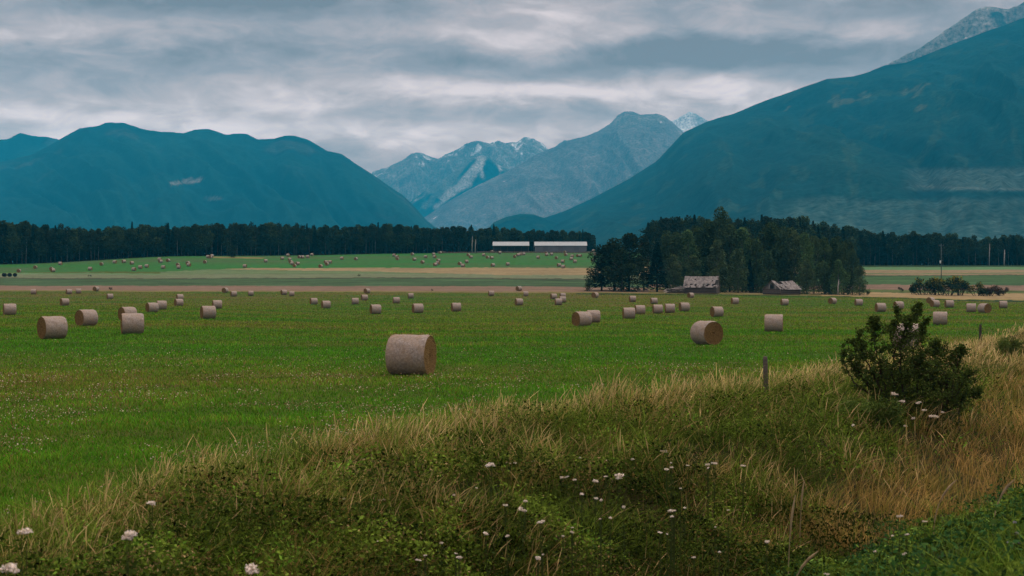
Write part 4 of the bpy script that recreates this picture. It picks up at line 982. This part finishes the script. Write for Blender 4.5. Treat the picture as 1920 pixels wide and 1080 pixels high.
# ------------------------------------------------------------------ utility pole
x, y, z = at(1765, 560); hp = (524-461)/F*560+1.3
r = bpy.data.objects.new('utility_pole', None); C.objects.link(r); r.location = (x, y, z); r['label'] = 'thin utility pole with crossarm beyond the yellow-tinged bushes'; r['category'] = 'utility pole'
link('post', MB().tube([(0, 0, -.4), (0, 0, hp*.5), (0, 0, hp)], [.17, .14, .10], (0.10, 0.12, 0.12), 10).mesh('post', M_WOOD, True), r)
link('crossarm', MB().box((0, -.13, hp-.8), (2.0, .1, .13), (0.10, 0.10, 0.09)).mesh('crossarm', M_WOOD), r)
for k in (-.9, -.35, .9): link('insulator', MB().tube([(k, -.13, hp-.72), (k, -.13, hp-.5)], [.05, .04], (0.4, 0.42, 0.42), 8).mesh('insulator', M_METAL), r)
link('transformer', MB().tube([(-.42, -.1, hp*.46), (-.42, -.1, hp*.46+.1), (-.42, -.1, hp*.46+1.1), (-.42, -.1, hp*.46+1.15)], [.22, .28, .28, .2], (0.5, 0.52, 0.52), 14).mesh('transformer', M_METAL, True), r)

# ------------------------------------------------------------------ fence posts
def post(x, y, h, r0, lean, lab, col):
    z = float(height(x, y)); m = MB(); pts = [(0, 0, -.4), (lean*.3, 0, h*.3), (lean*.7, .01, h*.7), (lean, 0, h-.03), (lean, 0, h)]
    m.tube(pts, [r0*1.05, r0, r0*.97, r0*.93, r0*.6], col, 12); me = m.mesh('fence_post', M_WOOD, True)
    o = link('fence_post', me, None, lab, 'fence post', 'old wooden fence posts'); o.location = (x, y, z)
PD = 35.6
post((1437-960)/F*PD, PD, EYE-(668-540)/F*PD-float(height((1437-960)/F*PD, PD)), .062, -.03, 'grey weathered fence post leaning slightly above the tan grass', (0.10, 0.088, 0.08))
post((1838-960)/F*99, 99, 1.55, .09, .02, 'small dark fence post far along the fence line at right', (0.06, 0.05, 0.045))

# ------------------------------------------------------------------ short grass of the hay field
def wedge(n, y0, y1, pw, margin=0.05):
    u = RNG.uniform(0, 1, n); e = 1-pw if abs(1-pw) > 1e-3 else 1e-3; Yv = (y0**e+u*(y1**e-y0**e))**(1/e); Xv = RNG.uniform(-.36-margin, .36+margin, n)*Yv
    return Xv, Yv
def clumpy(x, y, sc_, seed): return fbm(x*sc_, y*sc_, seed, 3)
n = 640000; x, y = wedge(n, 13, 424, 1.0)
s = s_of(x, y); k = (s < 0.3) ; x, y, s = x[k], y[k], s[k]; n = len(x); z = height(x, y)
n1 = fbm(x*0.02, y*0.05, 20, 4); n2 = fbm(x*0.15, y*0.3, 21, 3); n4 = clumpy(x, y, .9, 23)
g1 = np.array((0.064, 0.220, 0.013)); g2 = np.array((0.150, 0.222, 0.027)); br = np.array((0.21, 0.145, 0.048))
cc = lerp(g1, g2, 0.18+0.8*n1+0.4*n4+0.35*RNG.normal(size=n)+.45*ss(y, 70, 200)); kb = (RNG.random(n) < np.clip(0.03+0.16*ss(n1*.6+n2*.6, 0.1, .6), 0, .5))
cc[kb] = br*RNG.uniform(.6, 1.3, (kb.sum(), 1)); cc = cc*RNG.uniform(.45, 1.5, (n, 1))*(1+.35*n2+.25*n4)[:, None]
hgt = (0.075+0.05*np.clip(n4+.3, 0, 1)+0.04*n2)*RNG.uniform(.6, 1.4, n)*(1+.4*ss(y, 60, 130)); wd = 0.004+0.00042*y
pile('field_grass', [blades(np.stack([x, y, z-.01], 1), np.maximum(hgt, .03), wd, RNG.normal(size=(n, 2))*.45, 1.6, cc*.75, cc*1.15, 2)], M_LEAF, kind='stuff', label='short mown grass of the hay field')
# clover heads
n = 90000; x, y = wedge(n, 13, 95, .6); s = s_of(x, y); pat = clumpy(x, y, .22, 61)+.5*clumpy(x, y, .7, 62); pr = np.clip(.22+1.5*pat, 0, 1)*np.interp(y, [13, 18, 26, 46, 58, 75, 95], [.25, .5, .8, .9, .35, .08, .02])
k = (RNG.random(n) < pr) & (s < .5); x, y = x[k], y[k]; n = len(x); z = height(x, y)+RNG.uniform(.06, .15, n)
cw = np.where(RNG.random((n, 1)) < .38, np.array((.62, .54, .46)), np.array((.30, .17, .12)))*RNG.uniform(.5, 1.2, (n, 1))
a = leaves(np.stack([x, y, z], 1), (.020+.00042*y)*RNG.uniform(.7, 1.3, n), cw, up=.1, aspect=.9); b = leaves(np.stack([x, y, z+.002], 1), (.020+.00042*y)*RNG.uniform(.7, 1.2, n), cw, up=1, aspect=1)
pile('clover', [a, b], M_LEAF, kind='stuff', label='faded white and russet clover heads in the field')

# ------------------------------------------------------------------ bank vegetation
WIND = np.array((0.16, -0.02))
TAN0 = np.array((0.17, 0.125, 0.045)); TAN1 = np.array((0.60, 0.44, 0.23)); RUS0 = np.array((0.22, 0.13, 0.035)); RUS1 = np.array((0.56, 0.35, 0.15))
OLV = np.array((0.130, 0.190, 0.028)); DRK = np.array((0.045, 0.072, 0.014)); FRS = np.array((0.085, 0.18, 0.022)); TEA = np.array((0.034, 0.092, 0.030))
def scatter(n, y0, y1, pw, f, margin=.17):
    n = int(n*1.26)
    x, y = wedge(n, y0, y1, pw, margin); s = s_of(x, y); k = RNG.random(n) < np.clip(f(x, y, s), 0, 1); return x[k], y[k], s[k], height(x[k], y[k])
def lod(y, base=0.004, k=0.00032): return base+k*y
def grass(name, lab, n, y0, y1, pw, f, h, hv, c0, c1, lean=.35, seg=3, wmul=1.0, head=None, cvar=.3, bend=1.8, tint=None, tuft=0, tr=.10):
    if tuft:      # blades fanning out of tufts
        x, y, s, z = scatter(int(n/tuft), y0, y1, pw, f); m0 = len(x)
        th_ = RNG.uniform(.55, 1.35, m0); tv = RNG.uniform(.55, 1.5, m0); tl = RNG.normal(size=(m0, 2))*.22
        rep_ = np.repeat(np.arange(m0), tuft); x0_, y0_ = x[rep_], y[rep_]; off = RNG.normal(size=(len(rep_), 2))*tr*(1+y0_[:, None]*.012)
        x, y = x0_+off[:, 0], y0_+off[:, 1]; z = height(x, y); th_, tv = th_[rep_], tv[rep_]; ln = tl[rep_]+off/tr*lean*.55+RNG.normal(size=off.shape)*lean*.45
    else:
        x, y, s, z = scatter(n, y0, y1, pw, f); th_ = tv = 1.0; ln = RNG.normal(size=(len(x), 2))*lean
    n = len(x)
    H_ = h*np.interp(y, [9, 16, 26, 34], [.55, .65, .85, 1])*(1+hv*RNG.normal(size=n)).clip(.35, 1.35)*(1+.35*clumpy(x, y, .6, 71))*th_
    v = RNG.uniform(1-cvar, 1+cvar, (n, 1))*(1+.35*clumpy(x, y, 1.3, 72)[:, None])*np.asarray(tv).reshape(-1, 1); a0, a1 = c0*v, c1*v  # wide tone spread puts the contrast of light and shade into blade colour
    if tint is not None:
        m_ = clumpy(x, y, .45, 73)+.35*RNG.normal(size=n); kk = ss(m_, .0, .5)[:, None]; a0 = a0*(1-kk)+tint*v*kk; a1 = a1*(1-kk)+tint*1.4*v*kk
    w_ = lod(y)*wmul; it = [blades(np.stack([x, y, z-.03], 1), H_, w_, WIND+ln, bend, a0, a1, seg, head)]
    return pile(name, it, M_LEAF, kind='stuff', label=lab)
tanf = lambda x, y, s: ss(s, -1.1-.8*clumpy(x, y, .35, 81), .6)*(1-ss(s, 1.4+2.8*ss(y, 38, 60), 3.4+3.5*ss(y, 38, 60)+1.2*clumpy(x, y, .3, 82)))*np.clip(.02+.85*ss(y, 17, 34)+.8*clumpy(x, y, .5, 83), .04, 1)
dit = lambda x, y, s: ss(s, np.interp(y, [20, 27, 34, 45], [7.6, 7.0, 5.4, 4.6])+.6*clumpy(x, y, .3, 85), np.interp(y, [20, 27, 34, 45], [8.6, 8.0, 6.4, 5.6]))*(1-ss(s, 9.4, 10.6+.6*clumpy(x, y, .4, 86)))*ss(y+2.2*clumpy(x, y, .35, 87), 18.5, 21.5)
open_ = lambda x, y, s: (1-.85*dit(x, y, s))*(1-.7*tanf(x, y, s)*ss(y, 36, 44))
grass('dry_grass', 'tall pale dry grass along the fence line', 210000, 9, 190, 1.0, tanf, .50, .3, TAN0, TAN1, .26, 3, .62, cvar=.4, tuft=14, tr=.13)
grass('grass_seed_heads', 'feathery tan seed heads along the fence line', 60000, 9, 150, 1.0, tanf, .66, .2, TAN0*.9, TAN1*1.25, .22, 4, .6, head=.62, cvar=.3)
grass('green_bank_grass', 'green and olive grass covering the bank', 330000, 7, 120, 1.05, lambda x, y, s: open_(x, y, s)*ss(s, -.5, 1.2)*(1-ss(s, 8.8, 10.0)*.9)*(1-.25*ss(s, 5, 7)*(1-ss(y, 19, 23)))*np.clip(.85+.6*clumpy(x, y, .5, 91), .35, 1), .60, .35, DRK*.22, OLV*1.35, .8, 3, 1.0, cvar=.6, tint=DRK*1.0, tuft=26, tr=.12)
grass('brown_bank_grass', 'brown withered stalks among the weeds on the bank', 120000, 7, 110, 1.05, lambda x, y, s: ss(s, .3, 2.0)*(1-ss(s, 8.5, 10))*np.clip(.42+1.0*clumpy(x, y, .42, 95), .08, 1)*(1-.6*ss(x/y, .1, .2)), .64, .3, RUS0*.45, RUS1*.8, .65, 3, .75, cvar=.45, tuft=14, tr=.10)
grass('ditch_grass', 'fine reddish tan grass filling the ditch', 170000, 15, 120, .8, dit, .50, .25, RUS0, RUS1*1.1, .35, 3, .65, cvar=.35, tint=np.array((0.20, 0.16, 0.04)), tuft=22, tr=.14)
grass('russet_tuft', 'small russet grass tuft low in the ditch', 9000, 15, 20, .5, lambda x, y, s: (np.hypot(x-2.55, y-16.6) < .9)*1.0, .42, .2, RUS0, np.array((.36, .20, .12)), .35, 3, .8)
grass('bank_seed_heads', 'thin pale seed stalks standing among the weeds', 52000, 8, 80, 1.0, lambda x, y, s: ss(s, 1, 2.5)*(1-ss(s, 7.5, 9.5))*np.clip(.35+.9*clumpy(x, y, .3, 98), .05, 1), .72, .25, RUS0, TAN1*.75, .35, 4, .5, head=.66, cvar=.35)
grass('verge_grass', 'fresh green grass on the road shoulder', 90000, 5.5, 40, .8, lambda x, y, s: ss(s+.6*clumpy(x, y, .5, 89), 11.8, 13.2), .30, .25, DRK*1.3, FRS*1.0, .7, 3, 1.0, cvar=.35, tuft=20, tr=.10)
# leafy weeds
def weeds(name, lab, n, y0, y1, pw, f, hmax, size, base, alt, cv_=.4, up=.6):
    base = base*.9; alt = alt*1.35
    x, y, s, z = scatter(n, y0, y1, pw, f); n = len(x); c = base*(1-ss(clumpy(x, y, .7, 77)+.3*RNG.normal(size=n), 0, .6)[:, None])+alt*ss(clumpy(x, y, .7, 77), 0, .6)[:, None]
    hh = hmax*(.55+.6*(clumpy(x, y, .55, 78)+.4).clip(0, 1.2))*RNG.uniform(.25, 1, n)**.6
    pile(name, [leaves(np.stack([x, y, z+hh], 1), size*(1+y*.012)*RNG.uniform(.6, 1.4, n), c*RNG.uniform(1-cv_, 1+cv_, (n, 1)), up=up, aspect=.5)], M_LEAF, kind='stuff', label=lab)
weeds('bank_weeds', 'dark leafy weeds tangled over the bank', 300000, 8, 110, 1.0, lambda x, y, s: open_(x, y, s)*ss(s, 1.8, 3.2)*(1-ss(s, 7.6, 9.0)*ss(y, 17, 21)*.9)*(1-ss(s, 9.5, 11))*np.clip(.85+.8*clumpy(x, y, .38, 88), .4, 1), .60, .044, DRK*.85, OLV*.75, .65)
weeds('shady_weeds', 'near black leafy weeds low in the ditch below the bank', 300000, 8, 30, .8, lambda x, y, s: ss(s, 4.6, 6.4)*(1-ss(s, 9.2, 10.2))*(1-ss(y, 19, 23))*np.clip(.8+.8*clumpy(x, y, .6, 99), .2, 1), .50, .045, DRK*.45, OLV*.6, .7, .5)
weeds('withered_weeds', 'golden brown withered leaves among the weeds on the bank', 150000, 8, 90, 1.0, lambda x, y, s: open_(x, y, s)*ss(s, .8, 2.4)*(1-ss(s, 8.5, 10))*np.clip(.35+1.1*clumpy(x, y, .5, 101), .05, 1), .52, .034, RUS1*.3, TAN1*.35, .6, .4)
weeds('green_leaf_clumps', 'fresh green leafy clumps on the crest of the bank', 170000, 10, 90, 1.0, lambda x, y, s: ss(s, 1.2, 2.6)*(1-ss(s, 7, 8.6))*np.clip(.10+1.3*clumpy(x, y, .42, 103)+.35*ss(x/y, .08, .16), 0, 1), .60, .042, OLV*.75, FRS*1.0, .5, .6)
weeds('ground_cover', 'bluish green leafy ground cover on the near slope', 200000, 6, 60, .9, lambda x, y, s: ss(s+.5*clumpy(x, y, .5, 89), 9.3, 10.3)*(1-ss(s+.6*clumpy(x, y, .5, 89), 11.6, 13.0)*.85), .40, .048, TEA, OLV*.7, .65, .6)
grass('young_green_grass', 'brighter green grass patches on the crest of the bank', 60000, 14, 110, 1.0, lambda x, y, s: ss(s, 2.0, 3.2)*(1-ss(s, 5.2, 6.6))*ss(x/y, .05, .14)*np.clip(.5+1.2*clumpy(x, y, .5, 96), 0, 1), .42, .25, DRK*1.5, np.array((0.13, 0.19, 0.03)), .6, 3, 1.0, cvar=.35, tuft=18, tr=.11)

# ------------------------------------------------------------------ the big dark shrub and its neighbours
def shrub(stems, label, dist, spread, leafn, leafs, base, name='shrub'):
    x0, y0 = (stems[0][0][0]-960)/F*dist, dist; z0 = float(height(x0, y0)); org = np.array((x0, y0, z0)); m = MB(); P = []
    for st in stems:
        dd_ = dist+random.uniform(-spread, spread); pts = []
        for i, (px, py, r_) in enumerate(st):
            q = dist+(dd_-dist)*min(1, i/1.0+.3); pts.append(np.array(((px-960)/F*q, q, EYE-(py-540)/F*q))-org)
        pts[0][2] = min(pts[0][2], .0)-.1 if st[0][1] > 770 else pts[0][2]
        # fine polyline
        Pp = []; Rr = []
        for i in range(len(pts)-1):
            for k in np.linspace(0, 1, 7)[:-1]: Pp.append(pts[i]*(1-k)+pts[i+1]*k+RNG.normal(size=3)*.02); Rr.append(st[i][2]*(1-k)+st[i+1][2]*k)
        Pp.append(pts[-1]); Rr.append(st[-1][2]); rad = np.interp(np.linspace(0, 1, len(Pp)), [0, 1], [.028, .005]); m.tube(Pp, rad, (0.035, 0.028, 0.022), 5)
        Pp = np.array(Pp); Rr = np.array(Rr); tot = max(3, int(leafn*sum(Rr)/55))
        for i in range(tot):
            k = random.randrange(2, len(Pp)) if len(Pp) > 3 else 0; R_ = Rr[k]*dist/F*random.uniform(.7, 1.5)
            v = RNG.normal(size=3)*np.array((1, 1, .7))+np.array((0, 0, .55)); v /= np.linalg.norm(v); tip = Pp[k]+v*R_*1.5
            mid = (Pp[k]+tip)/2+RNG.normal(size=3)*.04; m.tube([Pp[k], mid, tip], [.008, .005, .002], (0.035, 0.028, 0.022), 3)
            for j in range(3):
                q0 = Pp[k]*(1-.3*(j+.5))+tip*.3*(j+.5); t2 = q0+RNG.normal(size=3)*R_*.42+v*R_*.2
                m.tube([q0, t2], [.004, .002], (0.035, 0.028, 0.022), 3); nl = 11
                tt = RNG.uniform(.1, 1.1, nl)[:, None]; P.append(q0*(1-tt)+t2*tt+RNG.normal(size=(nl, 3))*.03)
            tt = RNG.uniform(.2, 1.05, 13)[:, None]; P.append(Pp[k]*(1-tt)+tip*tt+RNG.normal(size=(13, 3))*.03)
    P = np.vstack(P); n = len(P)
    r = bpy.data.objects.new(name, None); C.objects.link(r); r.location = org; r['label'] = label; r['category'] = 'shrub'
    V, Q, Cc = leaves(P, leafs*RNG.uniform(.6, 1.4, n), np.array(base)*RNG.uniform(.5, 1.6, (n, 1)), up=.4, aspect=.6)
    link('stem', m.mesh('stem', M_BARK), r); link('foliage', fast_mesh('foliage', V, Q, Cc, M_LEAF), r)
shrub([
 [(1706, 800, 20), (1694, 740, 26), (1690, 690, 22), (1688, 650, 26), (1697, 618, 16), (1712, 596, 8), (1722, 574, 3)],
 [(1700, 790, 10), (1660, 730, 24), (1650, 690, 24), (1642, 650, 20), (1640, 615, 10), (1642, 600, 4)],
 [(1690, 780, 10), (1650, 720, 20), (1625, 680, 16), (1615, 645, 7), (1610, 622, 3)],
 [(1680, 770, 8), (1620, 715, 10), (1604, 690, 8), (1602, 640, 4)],
 [(1670, 770, 8), (1600, 715, 9), (1585, 690, 9), (1580, 650, 4)],
 [(1670, 765, 6), (1612, 700, 9), (1596, 680, 6), (1590, 640, 3)],
 [(1700, 780, 10), (1672, 700, 16), (1676, 655, 16), (1668, 625, 8), (1684, 596, 4), (1680, 578, 2)],
 [(1712, 790, 20), (1735, 740, 34), (1745, 700, 28), (1762, 668, 16), (1756, 650, 8)],
 [(1716, 800, 20), (1765, 748, 34), (1785, 705, 24), (1800, 668, 10), (1806, 652, 4)],
 [(1720, 800, 20), (1770, 760, 30), (1800, 730, 26), (1822, 700, 8)],
 [(1730, 800, 18), (1775, 770, 24), (1810, 745, 20), (1835, 735, 5)],
 [(1720, 800, 20), (1720, 740, 28), (1722, 690, 20), (1735, 660, 10)],
 [(1700, 800, 18), (1680, 750, 26), (1672, 715, 22)],
 [(1797, 800, 4), (1800, 770, 8), (1795, 735, 16)],
 [(1706, 800, 16), (1705, 720, 24), (1712, 660, 18), (1724, 628, 8), (1738, 600, 3)]],
 'big dark straggly shrub on the bank with an upright branch above the field', 33, .9, 6.5, .060, (0.050, 0.078, 0.020))
shrub([[(1610, 800, 6), (1560, 745, 10), (1545, 725, 6)]], 'x', 33, .3, 6, .05, (0.03, 0.05, 0.015)) if False else None

# ------------------------------------------------------------------ flowering plants on the bank
def flower(px, py, d, w__, lab, grp=None, col=(0.80, 0.70, 0.71), stems=3, name='white_wildflower'):
    x = (px-960)/F*d; zt = EYE-(py-540)/F*d; z0 = float(height(x, d)); h = max(.25, zt-z0)
    r = bpy.data.objects.new(name, None); C.objects.link(r); r.location = (x, d, zt-h); r['label'] = lab; r['category'] = 'wildflower'
    if grp: r['group'] = grp
    w_ = w__*(1.35 if w__ < 20 else 1.1); m = MB(); R_ = w_/2/F*d; hd = []
    for k in range(stems):
        a = random.uniform(0, 2*pi); q = random.uniform(0, .7)*R_ if stems > 1 else 0; tx, ty, tz = q*cos(a)*1.2, q*sin(a), h-random.uniform(0, .5)*R_
        m.tube([(0, 0, -.05), (tx*.3, ty*.3, h*.6), (tx, ty, tz)], [.004, .003, .002], (0.05, 0.07, 0.025), 4); hd.append((tx, ty, tz))
    link('stem', m.mesh('stem', M_LEAF), r)
    V = []; Cc = []; S = []
    for tx, ty, tz in hd:
        nf = int(34+500*R_); aa = RNG.uniform(0, 2*pi, nf); q = RNG.uniform(0, 1, nf)**.5*R_*(.55 if stems > 1 else 1)
        V.append(np.stack([tx+q*np.cos(aa), ty+q*np.sin(aa), tz+R_*.25*(1-(q/R_)**2)+RNG.normal(size=nf)*R_*.10], 1))
    V = np.vstack(V); v, q, c = leaves(V, np.full(len(V), R_*.24+.004)*RNG.uniform(.6, 1.3, len(V)), np.array(col)*RNG.uniform(.65, 1.2, (len(V), 1)), up=.8, aspect=.8)
    link('flower_head', fast_mesh('flower_head', v, q, c, M_LEAF), r)
    nl = 26; t_ = RNG.uniform(.05, .85, nl); v, q, c = leaves(np.stack([RNG.normal(size=nl)*.03, RNG.normal(size=nl)*.03, h*t_], 1), RNG.uniform(.03, .07, nl), np.tile(np.array((0.04, 0.065, 0.02)), (nl, 1)), up=.4, aspect=.35)
    link('foliage', fast_mesh('foliage', v, q, c, M_LEAF), r)
flower(45, 996, 8.5, 30, 'pale fluffy flower head near the left edge, upper one of two')
flower(20, 1064, 8.0, 36, 'pale fluffy flower head at the bottom left corner')
flower(487, 1066, 8.2, 38, 'flat whitish flower head at the bottom, left of centre')
flower(237, 1003, 9.0, 30, 'slanting cluster of whitish flower heads in the lower left', stems=4)
flower(284, 943, 12.5, 14, 'small white flower above the slanting cluster at lower left')
flower(921, 872, 17, 16, 'drooping pinkish white flower cluster in the middle of the bank')
FL = [(452, 943, 9), (645, 935, 7), (716, 937, 9), (955, 868, 9), (976, 880, 7), (1000, 864, 7), (1052, 895, 7), (1063, 894, 6), (1078, 899, 9), (1116, 901, 12), (1158, 893, 16), (1136, 893, 6), (1186, 861, 9), (1247, 846, 12), (1250, 880, 9), (1259, 877, 7),
      (985, 940, 10), (948, 947, 9), (981, 955, 13), (1017, 979, 14), (1115, 935, 10), (1143, 970, 7), (1257, 958, 9), (1260, 969, 8), (914, 1000, 11), (951, 1005, 8), (862, 1045, 11), (1010, 1046, 12), (1090, 798, 9), (708, 1015, 6), (784, 1050, 7),
      (1328, 872, 9), (1340, 868, 8), (1446, 772, 8), (1600, 797, 7), (1676, 738, 11), (1690, 752, 10), (1722, 755, 9), (1732, 768, 9), (1745, 780, 9), (1697, 797, 10), (1757, 781, 11), (1767, 773, 6), (1712, 784, 8),
      (1640, 1034, 7), (1695, 1038, 7), (1700, 1002, 6), (1673, 1004, 5), (1436, 1015, 9), (1550, 1076, 6), (1686, 968, 10), (1735, 978, 7), (1755, 1075, 6)]
random.seed(77)
for i in range(34): FL.append((random.uniform(780, 1400), random.uniform(850, 1050), random.uniform(4, 7.5)))
for px, py, w_ in FL:
    if px > 1600 and py < 800: grp, lb, d = 'white flowers below the big shrub', 'small white flower cluster among weeds below the big dark shrub', 31.0
    elif px > 1430 and py > 900: grp, lb, d = 'white flowers on the near slope', 'tiny white flower above the green ground cover near the road', float(np.interp(py, [960, 1080], [14.5, 10.5]))
    else: grp, lb, d = 'white wildflowers among the dark weeds', 'small white flower cluster among the dark weeds of the bank', float(np.interp(py, [760, 860, 940, 1060], [32, 21, 16, 12.5]))
    flower(px, py, d, w_, lb, grp, stems=random.choice([2, 3, 3]))
for px, py in [(1903, 978), (1912, 1016), (1897, 1018), (1908, 1000)]:
    flower(px, py, 9.5, 9, 'pale mauve flower cluster at the lower right edge', 'mauve flowers at the right edge', col=(0.42, 0.38, 0.55), stems=2, name='mauve_wildflower')
flower(941, 806, 23, 20, 'dark brown dried umbel standing up before the tan grass', col=(0.03, 0.03, 0.015), stems=4, name='dried_umbel')
# tall pale stalks in the ditch
for px0, py0, py1, d, bend_, lb in [(1478, 1030, 925, 15.5, .06, 'tall pale dry stalk standing in the ditch, left one'), (1500, 940, 900, 20, .05, 'short pale dry stalk right of the tall one in the ditch'), (1482, 1078, 1020, 12.5, .35, 'pale dry grass stalk arching over at the bottom right'), (1750, 900, 888, 16, .3, 'pale seed stalk bowed over the green cover at right'), (1862, 910, 888, 14, .3, 'pale seed stalk near the right edge leaning over the green cover')]:
    x = (px0-960)/F*d; zt = EYE-(py1-540)/F*d; z0 = float(height(x, d)); h = max(zt-z0, .3); m = MB(); pts = [(bend_*h*t_**3, 0, h*(t_-.25*bend_*t_**3)) for t_ in np.linspace(0, 1, 9)]
    m.tube(pts, [.006]*6+[.012, .014, .004], (0.42, 0.32, 0.19), 5); o = link('dry_stalk', m.mesh('dry_stalk', M_BARK), None, lb, 'grass stalk'); o.location = (x, d, z0)
